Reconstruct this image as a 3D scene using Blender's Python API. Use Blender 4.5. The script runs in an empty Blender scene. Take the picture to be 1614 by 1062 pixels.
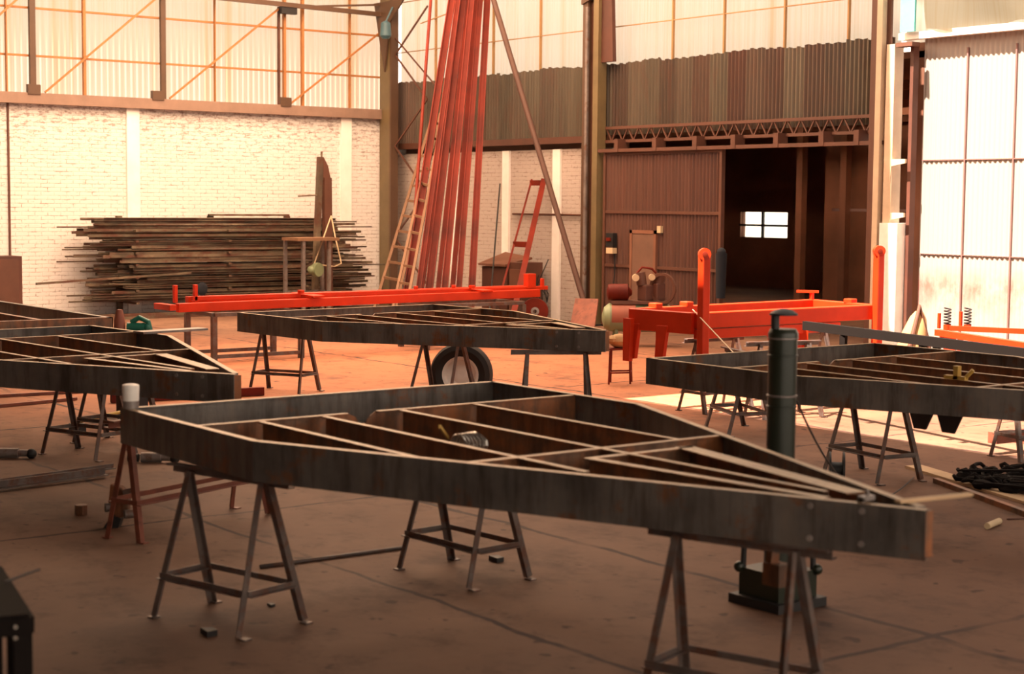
import bpy, bmesh, math, random
from mathutils import Vector, Matrix
random.seed(7)
SC = bpy.context.scene
COL = SC.collection
# ------------------------------------------------------------------ camera
F = 2600.0; CAM_H = 2.2; RHO = .009
TH = math.atan((531-319)/F)
f0 = Vector((-.796, .605, 0)).normalized(); r0 = Vector((f0.y, -f0.x, 0))
fw = f0*math.cos(TH)-Vector((0, 0, math.sin(TH))); up0 = r0.cross(fw)
rt = r0*math.cos(RHO)+up0*math.sin(RHO); uu = up0*math.cos(RHO)-r0*math.sin(RHO)
cd = bpy.data.cameras.new('camera'); cam = bpy.data.objects.new('camera', cd); COL.objects.link(cam)
M = Matrix((rt, uu, -fw)).transposed().to_4x4(); M.translation = Vector((0, 0, CAM_H)); cam.matrix_world = M
cd.sensor_fit = 'HORIZONTAL'; cd.sensor_width = 36; cd.lens = 36*F/1614; cd.clip_end = 300
cd.dof.use_dof = True; cd.dof.focus_distance = 19; cd.dof.aperture_fstop = 2.6
SC.camera = cam
SC.view_settings.view_transform = 'Standard'; SC.view_settings.look = 'None'
SC.view_settings.gamma = 1; SC.view_settings.use_curve_mapping = False
SC.view_settings.exposure = 0.0
# ------------------------------------------------------------------ sky and sun
W = bpy.data.worlds.new('sky'); SC.world = W; W.use_nodes = True
bg = W.node_tree.nodes['Background']; bg.inputs[0].default_value = (1, .83, .67, 1); bg.inputs[1].default_value = 3.1
sd = bpy.data.lights.new('sun', 'SUN'); sd.energy = 38.0; sd.angle = .012; sd.color = (1, .80, .64)
sun = bpy.data.objects.new('sun', sd); COL.objects.link(sun); sun.location = (0, 0, 30)
SUN = Vector((.05, .50, -1)); sun.rotation_euler = SUN.to_track_quat('-Z', 'Y').to_euler()

def ray(px, py): return fw+rt*((px-807)/F)-uu*((py-531)/F)
def P(px, py, z=0.0):
    d = ray(px, py); return Vector((0, 0, CAM_H))+d*((z-CAM_H)/d.z)
def PY(px, py, y):
    d = ray(px, py); return Vector((0, 0, CAM_H))+d*(y/d.y)
def PX(px, py, x):
    d = ray(px, py); return Vector((0, 0, CAM_H))+d*(x/d.x)
# ------------------------------------------------------------------ materials
MATS = {}
def nodes(name):
    m = bpy.data.materials.new(name); m.use_nodes = True
    nt = m.node_tree; b = nt.nodes['Principled BSDF']; MATS[name] = m
    return m, nt, b
def N(nt, t, **kw):
    n = nt.nodes.new(t)
    for k, v in kw.items():
        if k in n.inputs: n.inputs[k].default_value = v
        else: setattr(n, k, v)
    return n
def ramp(nt, fac, stops):
    r = nt.nodes.new('ShaderNodeValToRGB'); e = r.color_ramp.elements
    while len(e) < len(stops): e.new(.5)
    for el, (p, c) in zip(e, stops):
        el.position = p; el.color = (*c, 1) if len(c) == 3 else c
    nt.links.new(fac, r.inputs[0]); return r.outputs[0]
def mix(nt, fac, a, b, mode='MIX'):
    m = nt.nodes.new('ShaderNodeMix'); m.data_type = 'RGBA'; m.blend_type = mode
    for i, v in ((0, fac), (6, a), (7, b)):
        if isinstance(v, (int, float)): m.inputs[i].default_value = v
        elif isinstance(v, tuple): m.inputs[i].default_value = (*v, 1)
        else: nt.links.new(v, m.inputs[i])
    return m.outputs[2]
def geo(nt): return N(nt, 'ShaderNodeNewGeometry').outputs['Position']
def objc(nt): return N(nt, 'ShaderNodeTexCoord').outputs['Object']
def noise(nt, vec, scale, detail=4, rough=.6, sc=None):
    if sc:
        mp = N(nt, 'ShaderNodeMapping'); mp.inputs['Scale'].default_value = sc; nt.links.new(vec, mp.inputs[0]); vec = mp.outputs[0]
    n = N(nt, 'ShaderNodeTexNoise', Scale=scale, Detail=detail, Roughness=rough)
    nt.links.new(vec, n.inputs['Vector']); return n.outputs['Fac']
def metal(name, dark, light, rust, amount=.5, metallic=.5, rough=.5, scale=2.5, per_obj=False):
    m, nt, b = nodes(name); v = objc(nt)
    if per_obj:
        oi = N(nt, 'ShaderNodeObjectInfo'); ad = N(nt, 'ShaderNodeVectorMath', operation='ADD')
        cm = N(nt, 'ShaderNodeCombineXYZ'); ml = N(nt, 'ShaderNodeMath', operation='MULTIPLY'); ml.inputs[1].default_value = 37
        nt.links.new(oi.outputs['Random'], ml.inputs[0]); nt.links.new(ml.outputs[0], cm.inputs[0])
        nt.links.new(v, ad.inputs[0]); nt.links.new(cm.outputs[0], ad.inputs[1]); v = ad.outputs[0]
    c = ramp(nt, noise(nt, v, scale, 5), [(.35, dark), (.65, light)])
    r = ramp(nt, noise(nt, v, scale*1.7, 6, .7), [(max(.02, .62-amount*.35), (0, 0, 0)), (.70-amount*.2, (1, 1, 1))])
    nt.links.new(mix(nt, r, c, rust), b.inputs['Base Color'])
    b.inputs['Metallic'].default_value = metallic; b.inputs['Roughness'].default_value = rough
    if name in ('mill_steel', 'brown_steel'):
        stk = ramp(nt, noise(nt, v, 1, 4, .7, (9, 9, 1.2)), [(.36, (.55, .50, .47)), (.52, (1, 1, 1)), (.72, (1.25, 1.15, 1.05))])
        old = b.inputs['Base Color'].links[0].from_socket; nt.links.new(mix(nt, 1.0, old, stk, 'MULTIPLY'), b.inputs['Base Color'])
    bp = N(nt, 'ShaderNodeBump', Strength=.15, Distance=.01); nt.links.new(noise(nt, v, scale*12, 3), bp.inputs['Height'])
    nt.links.new(bp.outputs[0], b.inputs['Normal'])
    return m
def paint(name, c, rough=.5, metallic=0, var=.12, scale=3):
    m, nt, b = nodes(name); v = objc(nt)
    c2 = tuple(x*(1-var*2) for x in c)
    nt.links.new(ramp(nt, noise(nt, v, scale, 4), [(.3, c2), (.7, c)]), b.inputs['Base Color'])
    b.inputs['Roughness'].default_value = rough; b.inputs['Metallic'].default_value = metallic
    if 'red' in name: b.inputs['Specular IOR Level'].default_value = .2
    return m
metal('mill_steel', (.075, .066, .060), (.15, .132, .118), (.16, .065, .028), .2, .3, .42, 2.0, True)
metal('brown_steel', (.10, .05, .028), (.16, .085, .05), (.24, .085, .03), .6, .2, .5, 2.5, True)
metal('lit_flange_steel', (.25, .155, .072), (.34, .22, .105), (.22, .11, .04), .2, .2, .42, 4)  # flange tops: light caught from above painted in as a paler gold
metal('trestle_steel', (.075, .055, .05), (.15, .115, .10), (.12, .05, .03), .4, .3, .5, 5, True)
metal('red_oxide', (.15, .040, .022), (.22, .062, .034), (.12, .035, .02), .3, .0, .6, 5, True)
metal('bar_steel', (.065, .045, .03), (.20, .15, .095), (.10, .038, .022), .45, .2, .6, 1.2, True)
metal('grey_steel', (.16, .13, .12), (.28, .24, .22), (.16, .08, .05), .25, .4, .45, 3, True)
paint('orange_red', (.60, .036, .007), .38); paint('dull_red', (.20, .016, .004), .6, var=.3, scale=1.5)
paint('green_paint', (.012, .017, .009), .4); paint('mint', (.02, .17, .11), .45)
paint('tank_green', (.22, .26, .14), .5); paint('terracotta', (.32, .085, .045), .6)
paint('black', (.012, .010, .010), .6); paint('rubber', (.022, .017, .015), .8)
paint('white_paint', (.93, .87, .80), .5); paint('cream', (.62, .46, .28), .6)
paint('wood', (.22, .11, .055), .75); paint('pale_wood', (.55, .36, .2), .7)
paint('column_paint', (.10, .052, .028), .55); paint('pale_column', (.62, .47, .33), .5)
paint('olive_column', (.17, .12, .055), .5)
paint('teal', (.12, .48, .45), .5); paint('blue_grey', (.06, .13, .16), .5); paint('dark_blue', (.007, .009, .016), .9)
paint('rusty_door', (.11, .035, .020), .6, var=.25, scale=1.2); paint('brown_paint', (.11, .04, .022), .6)
paint('pole_brown', (.085, .035, .022), .7); paint('brown_dark', (.009, .006, .005), .95); MATS['brown_dark'].node_tree.nodes['Principled BSDF'].inputs['Specular IOR Level'].default_value = .15; paint('seam_pink', (.20, .10, .09), .6); paint('wicket_brown', (.17, .085, .055), .6); paint('pale_rust', (.30, .19, .14), .6); paint('amber', (.42, .17, .05), .6); paint('yellow', (.5, .3, .06), .5); paint('chrome', (.55, .52, .48), .25, .9)
paint('dark_annex', (.22, .085, .045), .8, var=.3, scale=.6); paint('roofing', (.12, .08, .06), .8)
paint('sack', (.42, .24, .10), .8)
# floor
m, nt, b = nodes('floor_concrete'); v = geo(nt)
big = ramp(nt, noise(nt, v, .32, 5, .6), [(.33, (.105, .052, .033)), (.5, (.155, .080, .051)), (.66, (.21, .115, .074))])
sp = ramp(nt, noise(nt, v, 2.6, 8, .75), [(.30, (.5, .46, .44)), (.48, (1, 1, 1)), (.72, (1.1, 1.08, 1.05))])
# orange pool of light on the mid floor, painted into the slab colour
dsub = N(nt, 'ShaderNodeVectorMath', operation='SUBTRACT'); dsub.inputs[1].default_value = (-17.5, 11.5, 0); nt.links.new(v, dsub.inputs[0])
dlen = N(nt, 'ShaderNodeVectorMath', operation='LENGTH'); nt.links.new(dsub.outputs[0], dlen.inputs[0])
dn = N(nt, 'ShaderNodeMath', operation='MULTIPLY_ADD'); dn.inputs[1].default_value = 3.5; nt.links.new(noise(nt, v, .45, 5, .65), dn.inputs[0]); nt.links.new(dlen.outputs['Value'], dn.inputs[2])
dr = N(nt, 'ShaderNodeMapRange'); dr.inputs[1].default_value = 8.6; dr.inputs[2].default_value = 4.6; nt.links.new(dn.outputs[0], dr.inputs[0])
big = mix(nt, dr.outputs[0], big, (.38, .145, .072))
c = mix(nt, 1.0, big, sp, 'MULTIPLY')
oil = ramp(nt, noise(nt, v, 1.1, 6, .7), [(.54, (0, 0, 0)), (.66, (.6, .6, .6))]); c = mix(nt, oil, c, (.075, .038, .028))
sm = ramp(nt, noise(nt, v, 7, 3, .5), [(.655, (0, 0, 0)), (.70, (.85, .85, .85))]); c = mix(nt, sm, c, (.05, .024, .018))
# slab joints: x and y distance to a line, roughened
sep = N(nt, 'ShaderNodeSeparateXYZ'); wob = N(nt, 'ShaderNodeTexNoise', Scale=1.3, Detail=6.0)
nt.links.new(v, wob.inputs['Vector'])
ad = N(nt, 'ShaderNodeVectorMath', operation='MULTIPLY_ADD'); ad.inputs[1].default_value = (.22, .22, 0)
nt.links.new(wob.outputs['Color'], ad.inputs[0]); nt.links.new(v, ad.inputs[2]); nt.links.new(ad.outputs[0], sep.inputs[0])
def joint(out, off, period, w):
    a = N(nt, 'ShaderNodeMath', operation='ADD'); a.inputs[1].default_value = off; nt.links.new(out, a.inputs[0])
    p = N(nt, 'ShaderNodeMath', operation='PINGPONG'); p.inputs[1].default_value = period/2; nt.links.new(a.outputs[0], p.inputs[0])
    l = N(nt, 'ShaderNodeMath', operation='LESS_THAN'); l.inputs[1].default_value = w; nt.links.new(p.outputs[0], l.inputs[0]); return l.outputs[0]
j1 = joint(sep.outputs[1], -6.86+5.5*4, 5.5, .026); j2 = joint(sep.outputs[0], 5.2+5*8, 5.0, .022)
j3 = joint(sep.outputs[1], -5.2+11*2, 11, .020)
for j in (j1, j2, j3):
    brk = ramp(nt, noise(nt, v, 1.7, 3), [(.38, (.3, .3, .3)), (.52, (1, 1, 1))])
    k = N(nt, 'ShaderNodeMath', operation='MULTIPLY'); nt.links.new(j, k.inputs[0]); nt.links.new(brk, k.inputs[1])
    c = mix(nt, k.outputs[0], c, (.05, .025, .02))
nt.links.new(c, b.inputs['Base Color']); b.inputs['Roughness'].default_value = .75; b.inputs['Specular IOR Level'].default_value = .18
bp = N(nt, 'ShaderNodeBump', Strength=.12, Distance=.02); nt.links.new(noise(nt, v, 6, 6), bp.inputs['Height']); nt.links.new(bp.outputs[0], b.inputs['Normal'])
# brick
def brickmat(name, uvswap, paintc, showc, amount):
    m, nt, b = nodes(name); v = geo(nt); s = N(nt, 'ShaderNodeSeparateXYZ'); nt.links.new(v, s.inputs[0])
    cb = N(nt, 'ShaderNodeCombineXYZ'); nt.links.new(s.outputs[1 if uvswap else 0], cb.inputs[0]); nt.links.new(s.outputs[2], cb.inputs[1])
    br = N(nt, 'ShaderNodeTexBrick', Scale=1.0); br.inputs['Brick Width'].default_value = .25; br.inputs['Row Height'].default_value = .075
    br.inputs['Mortar Size'].default_value = .009; br.inputs['Mortar Smooth'].default_value = .3
    nt.links.new(cb.outputs[0], br.inputs['Vector'])
    pt = ramp(nt, noise(nt, cb.outputs[0], 5, 6, .75, (1, 2.2, 1)), [(.54-amount*.06, (.12, .12, .12)), (.64, (1, 1, 1))])
    top = ramp(nt, s.outputs[2], [(0, (.9, .9, .9)), (1, (0, 0, 0))])
    mm = N(nt, 'ShaderNodeMath', operation='MULTIPLY'); nt.links.new(br.outputs['Fac'], mm.inputs[0]); nt.links.new(pt, mm.inputs[1])
    # worn patches more frequent high on the wall
    mr = N(nt, 'ShaderNodeMapRange'); mr.inputs[1].default_value = 2.4; mr.inputs[2].default_value = 4.0; mr.inputs[3].default_value = .0; mr.inputs[4].default_value = .12
    nt.links.new(s.outputs[2], mr.inputs[0])
    ad = N(nt, 'ShaderNodeMath', operation='ADD'); nt.links.new(noise(nt, cb.outputs[0], 9, 6, .8, (.7, 1.8, 1)), ad.inputs[0]); nt.links.new(mr.outputs[0], ad.inputs[1])
    w = ramp(nt, ad.outputs[0], [(.635-amount*.04, (0, 0, 0)), (.68, (.75, .75, .75))])
    base = ramp(nt, noise(nt, cb.outputs[0], .5, 3), [(.3, tuple(x*.9 for x in paintc)), (.7, paintc)])
    c = mix(nt, mm.outputs[0], base, showc); c = mix(nt, w, c, tuple(x*.8 for x in showc))
    nt.links.new(c, b.inputs['Base Color']); b.inputs['Roughness'].default_value = .85
    iv = N(nt, 'ShaderNodeMath', operation='SUBTRACT'); iv.inputs[0].default_value = 1; nt.links.new(br.outputs['Fac'], iv.inputs[1])
    bp = N(nt, 'ShaderNodeBump', Strength=.5, Distance=.012); nt.links.new(iv.outputs[0], bp.inputs['Height']); nt.links.new(bp.outputs[0], b.inputs['Normal'])
    return m
brickmat('brick_left', True, (.80, .75, .71), (.30, .20, .16), 1)
brickmat('brick_back', False, (.50, .42, .37), (.20, .12, .09), .8)
m, nt, b = nodes('plaster'); v = geo(nt)
nt.links.new(ramp(nt, noise(nt, v, 3, 5), [(.3, (.84, .78, .72)), (.6, (.92, .87, .82))]), b.inputs['Base Color']); b.inputs['Roughness'].default_value = .85
# corrugated steel, one tint per sheet
def sheetmat(name, width, stops, rough=.5, rust=(.2, .07, .03), drip=.5, rusted=.35):
    m, nt, b = nodes(name); v = geo(nt); s = N(nt, 'ShaderNodeSeparateXYZ'); nt.links.new(v, s.inputs[0])
    d = N(nt, 'ShaderNodeMath', operation='DIVIDE'); d.inputs[1].default_value = width; nt.links.new(s.outputs[0], d.inputs[0])
    fl = N(nt, 'ShaderNodeMath', operation='FLOOR'); nt.links.new(d.outputs[0], fl.inputs[0])
    wn = N(nt, 'ShaderNodeTexWhiteNoise', noise_dimensions='1D'); nt.links.new(fl.outputs[0], wn.inputs['W'])
    c = ramp(nt, wn.outputs['Value'], stops)
    r = ramp(nt, noise(nt, v, 1.6, 6, .7, (3, 1, .6)), [(.5, (0, 0, 0)), (.75, (rusted*1.6,)*3)])
    c = mix(nt, r, c, rust)
    st = ramp(nt, noise(nt, v, 6, 3, .6, (3, 1, .15)), [(.4, (1, 1, 1)), (.7, (1-drip*.5,)*3)])
    c = mix(nt, 1.0, c, st, 'MULTIPLY')
    nt.links.new(c, b.inputs['Base Color']); b.inputs['Roughness'].default_value = rough; b.inputs['Metallic'].default_value = .15
    return m
sheetmat('band_sheet', .42, [(0, (.06, .034, .02)), (.25, (.10, .078, .05)), (.45, (.135, .105, .07)), (.6, (.075, .028, .016)), (.8, (.11, .085, .055)), (.93, (.10, .07, .045)), (1, (.42, .33, .25))], rust=(.12, .04, .02))
sheetmat('door_sheet', .85, [(0, (.10, .040, .026)), (.5, (.14, .062, .040)), (.9, (.095, .038, .025))], rusted=.3, rust=(.13, .042, .025))
sheetmat('annex_sheet', .85, [(0, (.05, .022, .013)), (1, (.09, .04, .022))])
# whitewashed sheets with red overspray low down
m, nt, b = nodes('white_sheet'); v = geo(nt); s = N(nt, 'ShaderNodeSeparateXYZ'); nt.links.new(v, s.inputs[0])
mr = N(nt, 'ShaderNodeMapRange'); mr.inputs[1].default_value = 1.35; mr.inputs[2].default_value = 1.05; nt.links.new(s.outputs[2], mr.inputs[0])
mr2 = N(nt, 'ShaderNodeMapRange'); mr2.inputs[1].default_value = .4; mr2.inputs[2].default_value = 1.1; nt.links.new(s.outputs[2], mr2.inputs[0])
k = N(nt, 'ShaderNodeMath', operation='MULTIPLY'); nt.links.new(mr.outputs[0], k.inputs[0]); nt.links.new(mr2.outputs[0], k.inputs[1])
ns = ramp(nt, noise(nt, v, 2.2, 6, .7, (1.4, 1, .8)), [(.38, (0, 0, 0)), (.62, (.9, .9, .9))])
k2 = N(nt, 'ShaderNodeMath', operation='MULTIPLY'); nt.links.new(k.outputs[0], k2.inputs[0]); nt.links.new(ns, k2.inputs[1])
c = mix(nt, k2.outputs[0], (.30, .26, .23), (.34, .08, .055))
nt.links.new(c, b.inputs['Base Color']); b.inputs['Roughness'].default_value = .6
# translucent roofing sheets (they let daylight through)
def translucent(name, col, stain, amt, axis):
    m = bpy.data.materials.new(name); m.use_nodes = True; MATS[name] = m; nt = m.node_tree
    nt.nodes.remove(nt.nodes['Principled BSDF']); out = nt.nodes['Material Output']; v = geo(nt)
    sc = (.1, 3.2, .06) if axis == 'y' else (3.2, .1, .06)
    st = ramp(nt, noise(nt, v, .55, 4, .6, sc), [(.60-amt*.1, (0, 0, 0)), (.72, (.9, .9, .9))])
    sc2 = (1, 26, .4) if axis == 'y' else (26, 1, .4)
    fine = ramp(nt, noise(nt, v, 1, 2, .5, sc2), [(.4, (1, 1, 1)), (.7, (.95, .90, .82))])
    c = mix(nt, st, col, stain); c = mix(nt, 1.0, c, fine, 'MULTIPLY')
    t = N(nt, 'ShaderNodeBsdfTranslucent'); nt.links.new(c, t.inputs[0])
    d = N(nt, 'ShaderNodeBsdfDiffuse'); nt.links.new(c, d.inputs[0])
    mx = N(nt, 'ShaderNodeMixShader'); mx.inputs[0].default_value = .12
    nt.links.new(t.outputs[0], mx.inputs[1]); nt.links.new(d.outputs[0], mx.inputs[2]); nt.links.new(mx.outputs[0], out.inputs[0])
    return m
translucent('fibreglass_left', (.42, .385, .33), (.38, .25, .10), .6, 'y')
translucent('fibreglass_back', (.56, .55, .50), (.5, .42, .30), .1, 'x')
translucent('added_fibreglass', (.92, .76, .62), (.8, .5, .3), .2, 'x')
translucent('plastic_drape', (.42, .40, .33), (.36, .28, .12), .8, 'x')
m, nt, b = nodes('glass_far'); b.inputs['Base Color'].default_value = (.9, .9, .85, 1); b.inputs['Transmission Weight'].default_value = 1; b.inputs['Roughness'].default_value = .6; b.inputs['IOR'].default_value = 1.02
# ------------------------------------------------------------------ mesh building
class MB:
    def __init__(s): s.v = []; s.f = []; s.smooth = []
    def add(s, vs, fs, smooth=False):
        n = len(s.v); s.v += [Vector(v) for v in vs]; s.f += [tuple(i+n for i in f) for f in fs]; s.smooth += [smooth]*len(fs); return s
    def box(s, a, b):
        x0, x1 = sorted((a[0], b[0])); y0, y1 = sorted((a[1], b[1])); z0, z1 = sorted((a[2], b[2]))
        return s.add([(x0, y0, z0), (x1, y0, z0), (x1, y1, z0), (x0, y1, z0), (x0, y0, z1), (x1, y0, z1), (x1, y1, z1), (x0, y1, z1)],
              [(0, 3, 2, 1), (4, 5, 6, 7), (0, 1, 5, 4), (1, 2, 6, 5), (2, 3, 7, 6), (3, 0, 4, 7)])
    def sweep(s, p0, p1, prof, upv=(0, 0, 1)):
        """closed 2-D profile (side, up) swept from p0 to p1"""
        p0 = Vector(p0); p1 = Vector(p1); d = (p1-p0).normalized(); upv = Vector(upv)
        if abs(d.dot(upv)) > .98: upv = Vector((0, 1, 0))
        side = d.cross(upv).normalized(); u = side.cross(d); n = len(prof)
        vs = [p0+side*a+u*b for a, b in prof]+[p1+side*a+u*b for a, b in prof]
        fs = [(i, (i+1) % n, n+(i+1) % n, n+i) for i in range(n)]+[tuple(range(n-1, -1, -1)), tuple(range(n, 2*n))]
        return s.add(vs, fs)
    def bar(s, p0, p1, w, h=None, upv=(0, 0, 1)):
        h = h or w; return s.sweep(p0, p1, [(-w/2, -h/2), (w/2, -h/2), (w/2, h/2), (-w/2, h/2)], upv)
    def angle(s, p0, p1, w, t=.006, upv=(0, 0, 1), flip=1):
        return s.sweep(p0, p1, [(0, 0), (w*flip, 0), (w*flip, t), (t*flip, t), (t*flip, w), (0, w)], upv)
    def channel(s, p0, p1, h, w, t=.008, flip=1):
        """top of web at p.z, flanges pointing to flip side"""
        f = flip; return s.sweep(p0, p1, [(0, 0), (0, -h), (w*f, -h), (w*f, -h+t), (t*f, -h+t), (t*f, -t), (w*f, -t), (w*f, 0)])
    def tube(s, p0, p1, r, n=12, r1=None):
        p0 = Vector(p0); p1 = Vector(p1); d = (p1-p0).normalized(); r1 = r if r1 is None else r1
        a = d.orthogonal().normalized(); c = d.cross(a)
        vs = [p0+(a*math.cos(t)+c*math.sin(t))*r for t in [2*math.pi*i/n for i in range(n)]]
        vs += [p1+(a*math.cos(t)+c*math.sin(t))*r1 for t in [2*math.pi*i/n for i in range(n)]]
        s.add(vs, [(i, (i+1) % n, n+(i+1) % n, n+i) for i in range(n)], True)
        return s.add(vs, [tuple(range(n-1, -1, -1)), tuple(range(n, 2*n))])
    def path(s, pts, r, n=8):
        pts = [Vector(p) for p in pts]; rings = []; a = None
        for i, p in enumerate(pts):
            d = (pts[min(i+1, len(pts)-1)]-pts[max(i-1, 0)]).normalized()
            a = d.orthogonal().normalized() if a is None else (a-d*a.dot(d)).normalized()
            c = d.cross(a); rings.append([p+(a*math.cos(2*math.pi*k/n)+c*math.sin(2*math.pi*k/n))*r for k in range(n)])
        vs = [v for g in rings for v in g]; fs = []
        for i in range(len(pts)-1):
            for k in range(n): fs.append((i*n+k, i*n+(k+1) % n, (i+1)*n+(k+1) % n, (i+1)*n+k))
        s.add(vs, fs, True); return s.add(vs[:n]+vs[-n:], [tuple(range(n-1, -1, -1)), tuple(range(n, 2*n))])
    def lathe(s, prof, c, axis=(0, 0, 1), n=28, caps=True):
        """prof list of (r, h) along axis from c"""
        ax = Vector(axis).normalized(); a = ax.orthogonal().normalized(); q = ax.cross(a); c = Vector(c); vs = []
        for r, h in prof:
            for k in range(n):
                t = 2*math.pi*k/n; vs.append(c+ax*h+(a*math.cos(t)+q*math.sin(t))*max(r, .0005))
        fs = [(i*n+k, i*n+(k+1) % n, (i+1)*n+(k+1) % n, (i+1)*n+k) for i in range(len(prof)-1) for k in range(n)]
        s.add(vs, fs, True)
        if caps: s.add(vs[:n]+vs[-n:], [tuple(range(n-1, -1, -1)), tuple(range(n, 2*n))])
        return s
    def slab(s, poly, thick, nrm=None):
        """extrude a 3-D polygon by thick along nrm"""
        poly = [Vector(p) for p in poly]
        if nrm is None:
            nrm = (poly[1]-poly[0]).cross(poly[2]-poly[1]).normalized()
        nrm = Vector(nrm).normalized()*thick; n = len(poly)
        vs = poly+[p+nrm for p in poly]
        return s.add(vs, [tuple(range(n-1, -1, -1)), tuple(range(n, 2*n))]+[(i, (i+1) % n, n+(i+1) % n, n+i) for i in range(n)])
    def sphere(s, c, r, n=12, squash=(1, 1, 1)):
        vs = []; c = Vector(c)
        for i in range(n//2+1):
            t = math.pi*i/(n//2)
            for k in range(n):
                p = 2*math.pi*k/n
                vs.append(c+Vector((math.sin(t)*math.cos(p)*r*squash[0], math.sin(t)*math.sin(p)*r*squash[1], math.cos(t)*r*squash[2])))
        return s.add(vs, [(i*n+k, (i+1)*n+k, (i+1)*n+(k+1) % n, i*n+(k+1) % n) for i in range(n//2) for k in range(n)], True)
def build(name, mb, mat, parent=None, world=False, bevel=0, origin=None, top=None):
    me = bpy.data.meshes.new(name); vs = mb.v
    if parent is None:
        if origin is None:
            lo = [min(v[i] for v in vs) for i in range(3)]; hi = [max(v[i] for v in vs) for i in range(3)]
            origin = Vector(((lo[0]+hi[0])/2, (lo[1]+hi[1])/2, lo[2]))
        origin = Vector(origin); vs = [v-origin for v in vs]
    elif world:
        mw = Matrix.Identity(4); q_ = parent
        while q_: mw = Matrix.Translation(q_.location) @ q_.rotation_euler.to_matrix().to_4x4() @ mw; q_ = q_.parent
        inv = mw.inverted(); vs = [inv @ v for v in vs]
    me.from_pydata([tuple(v) for v in vs], [], mb.f)
    me.polygons.foreach_set('use_smooth', mb.smooth)
    bm = bmesh.new(); bm.from_mesh(me); bmesh.ops.remove_doubles(bm, verts=bm.verts, dist=1e-5)
    bmesh.ops.recalc_face_normals(bm, faces=bm.faces)
    for e in bm.edges:
        if len(e.link_faces) == 2 and e.calc_face_angle(0) > .6: e.smooth = False
    bm.to_mesh(me); bm.free()
    me.materials.append(MATS[mat])
    if top:  # upward top faces get the painted-in lit tone
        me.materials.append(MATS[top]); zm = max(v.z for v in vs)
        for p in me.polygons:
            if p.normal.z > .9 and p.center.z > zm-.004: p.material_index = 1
    o = bpy.data.objects.new(name, me); COL.objects.link(o)
    if parent is None: o.location = origin
    else: o.parent = parent
    if bevel:
        b = o.modifiers.new('bevel', 'BEVEL'); b.width = bevel; b.segments = 2; b.limit_method = 'ANGLE'
    return o
def tag(o, label, cat, group=None, kind=None):
    o['label'] = label; o['category'] = cat
    if group: o['group'] = group
    if kind: o['kind'] = kind
    return o
def thing(name, label, cat, loc=(0, 0, 0), rz=0, group=None):
    o = bpy.data.objects.new(name, None); COL.objects.link(o); o.location = Vector(loc); o.rotation_euler = (0, 0, rz); o.empty_display_size = .1
    return tag(o, label, cat, group)
def struct(name, mb, mat, parent=None, **k):
    o = build(name, mb, mat, parent, origin=(0, 0, 0) if parent is None else None, **k)
    if parent is None: o['kind'] = 'structure'
    return o
def dup(root, loc, rz, label=None, group=None):
    r = root.copy(); COL.objects.link(r); r.location = Vector(loc); r.rotation_euler = (0, 0, rz)
    if label: r['label'] = label
    if group: r['group'] = group
    for ch in list(root.children):
        c = ch.copy(); COL.objects.link(c); c.parent = r
        for g in list(ch.children):
            d = g.copy(); COL.objects.link(d); d.parent = c
    return r
# ------------------------------------------------------------------ setting
XL, YB, XR, YF, ZR = -29.8, 19.5, 3.2, -4.0, 8.0
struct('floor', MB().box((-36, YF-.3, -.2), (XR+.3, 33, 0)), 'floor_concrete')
BT = 3.98
wl = struct('wall_left', MB().box((XL-.25, YF, 0), (XL, YB+.25, BT)), 'brick_left')
for i, y in enumerate((4.0, 8.6, 13.45, 18.22)):
    build('pilaster', MB().box((XL, y-.13, 0), (XL+.05, y+.13, BT)), 'plaster', wl)
build('drain_seam', MB().box((XL, 11.0, 0), (XL+.03, 11.035, BT)), 'brown_paint', wl)
wb = struct('wall_back', MB().box((XL, YB, 0), (-22.62, YB+.25, 3.2)), 'brick_back')
for x in (-27.6, -25.85, -24.27):
    build('pilaster', MB().box((x-.11, YB-.05, 0), (x+.11, YB, 3.2)), 'plaster', wb)
build('wall_pipe', MB().tube((-25.6, YB-.05, 1.98), (-23.1, YB-.05, 1.98), .02), 'brown_paint', wb)
def corr(x0, x1, zlo, zhi, y, amp=.020, pitch=.085, skip=lambda x: False):
    """corrugated sheet with thickness on a wall parallel to X; zhi(x) gives a ragged top"""
    mb = MB(); n = int((x1-x0)/pitch*6); pts = []
    for i in range(n+1):
        x = x0+(x1-x0)*i/n; pts.append((x, y+amp*math.sin(2*math.pi*x/pitch), zlo(x), zhi(x)))
    vs = []
    for x, yy, a, b in pts: vs += [(x, yy, a), (x, yy, b), (x, yy+.006, a), (x, yy+.006, b)]
    fs = []
    for i in range(n):
        if skip(pts[i][0]): continue
        a = i*4; c = a+4; fs += [(a, c, c+1, a+1), (a+2, a+3, c+3, c+2), (a+1, c+1, c+3, a+3), (a, a+2, c+2, c)]
    return mb.add(vs, fs)
def rag(x): 
    k = math.floor(x/.42); random.seed(int(k)*13+5); r = random.uniform(-.02, .035); return 4.69+r+.012*math.sin(x*31)
band = corr(XL+.02, -16.25, lambda x: 3.42, rag, YB-.06)
build('corrugated_band', band, 'band_sheet', wb)
random.seed(3)
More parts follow.
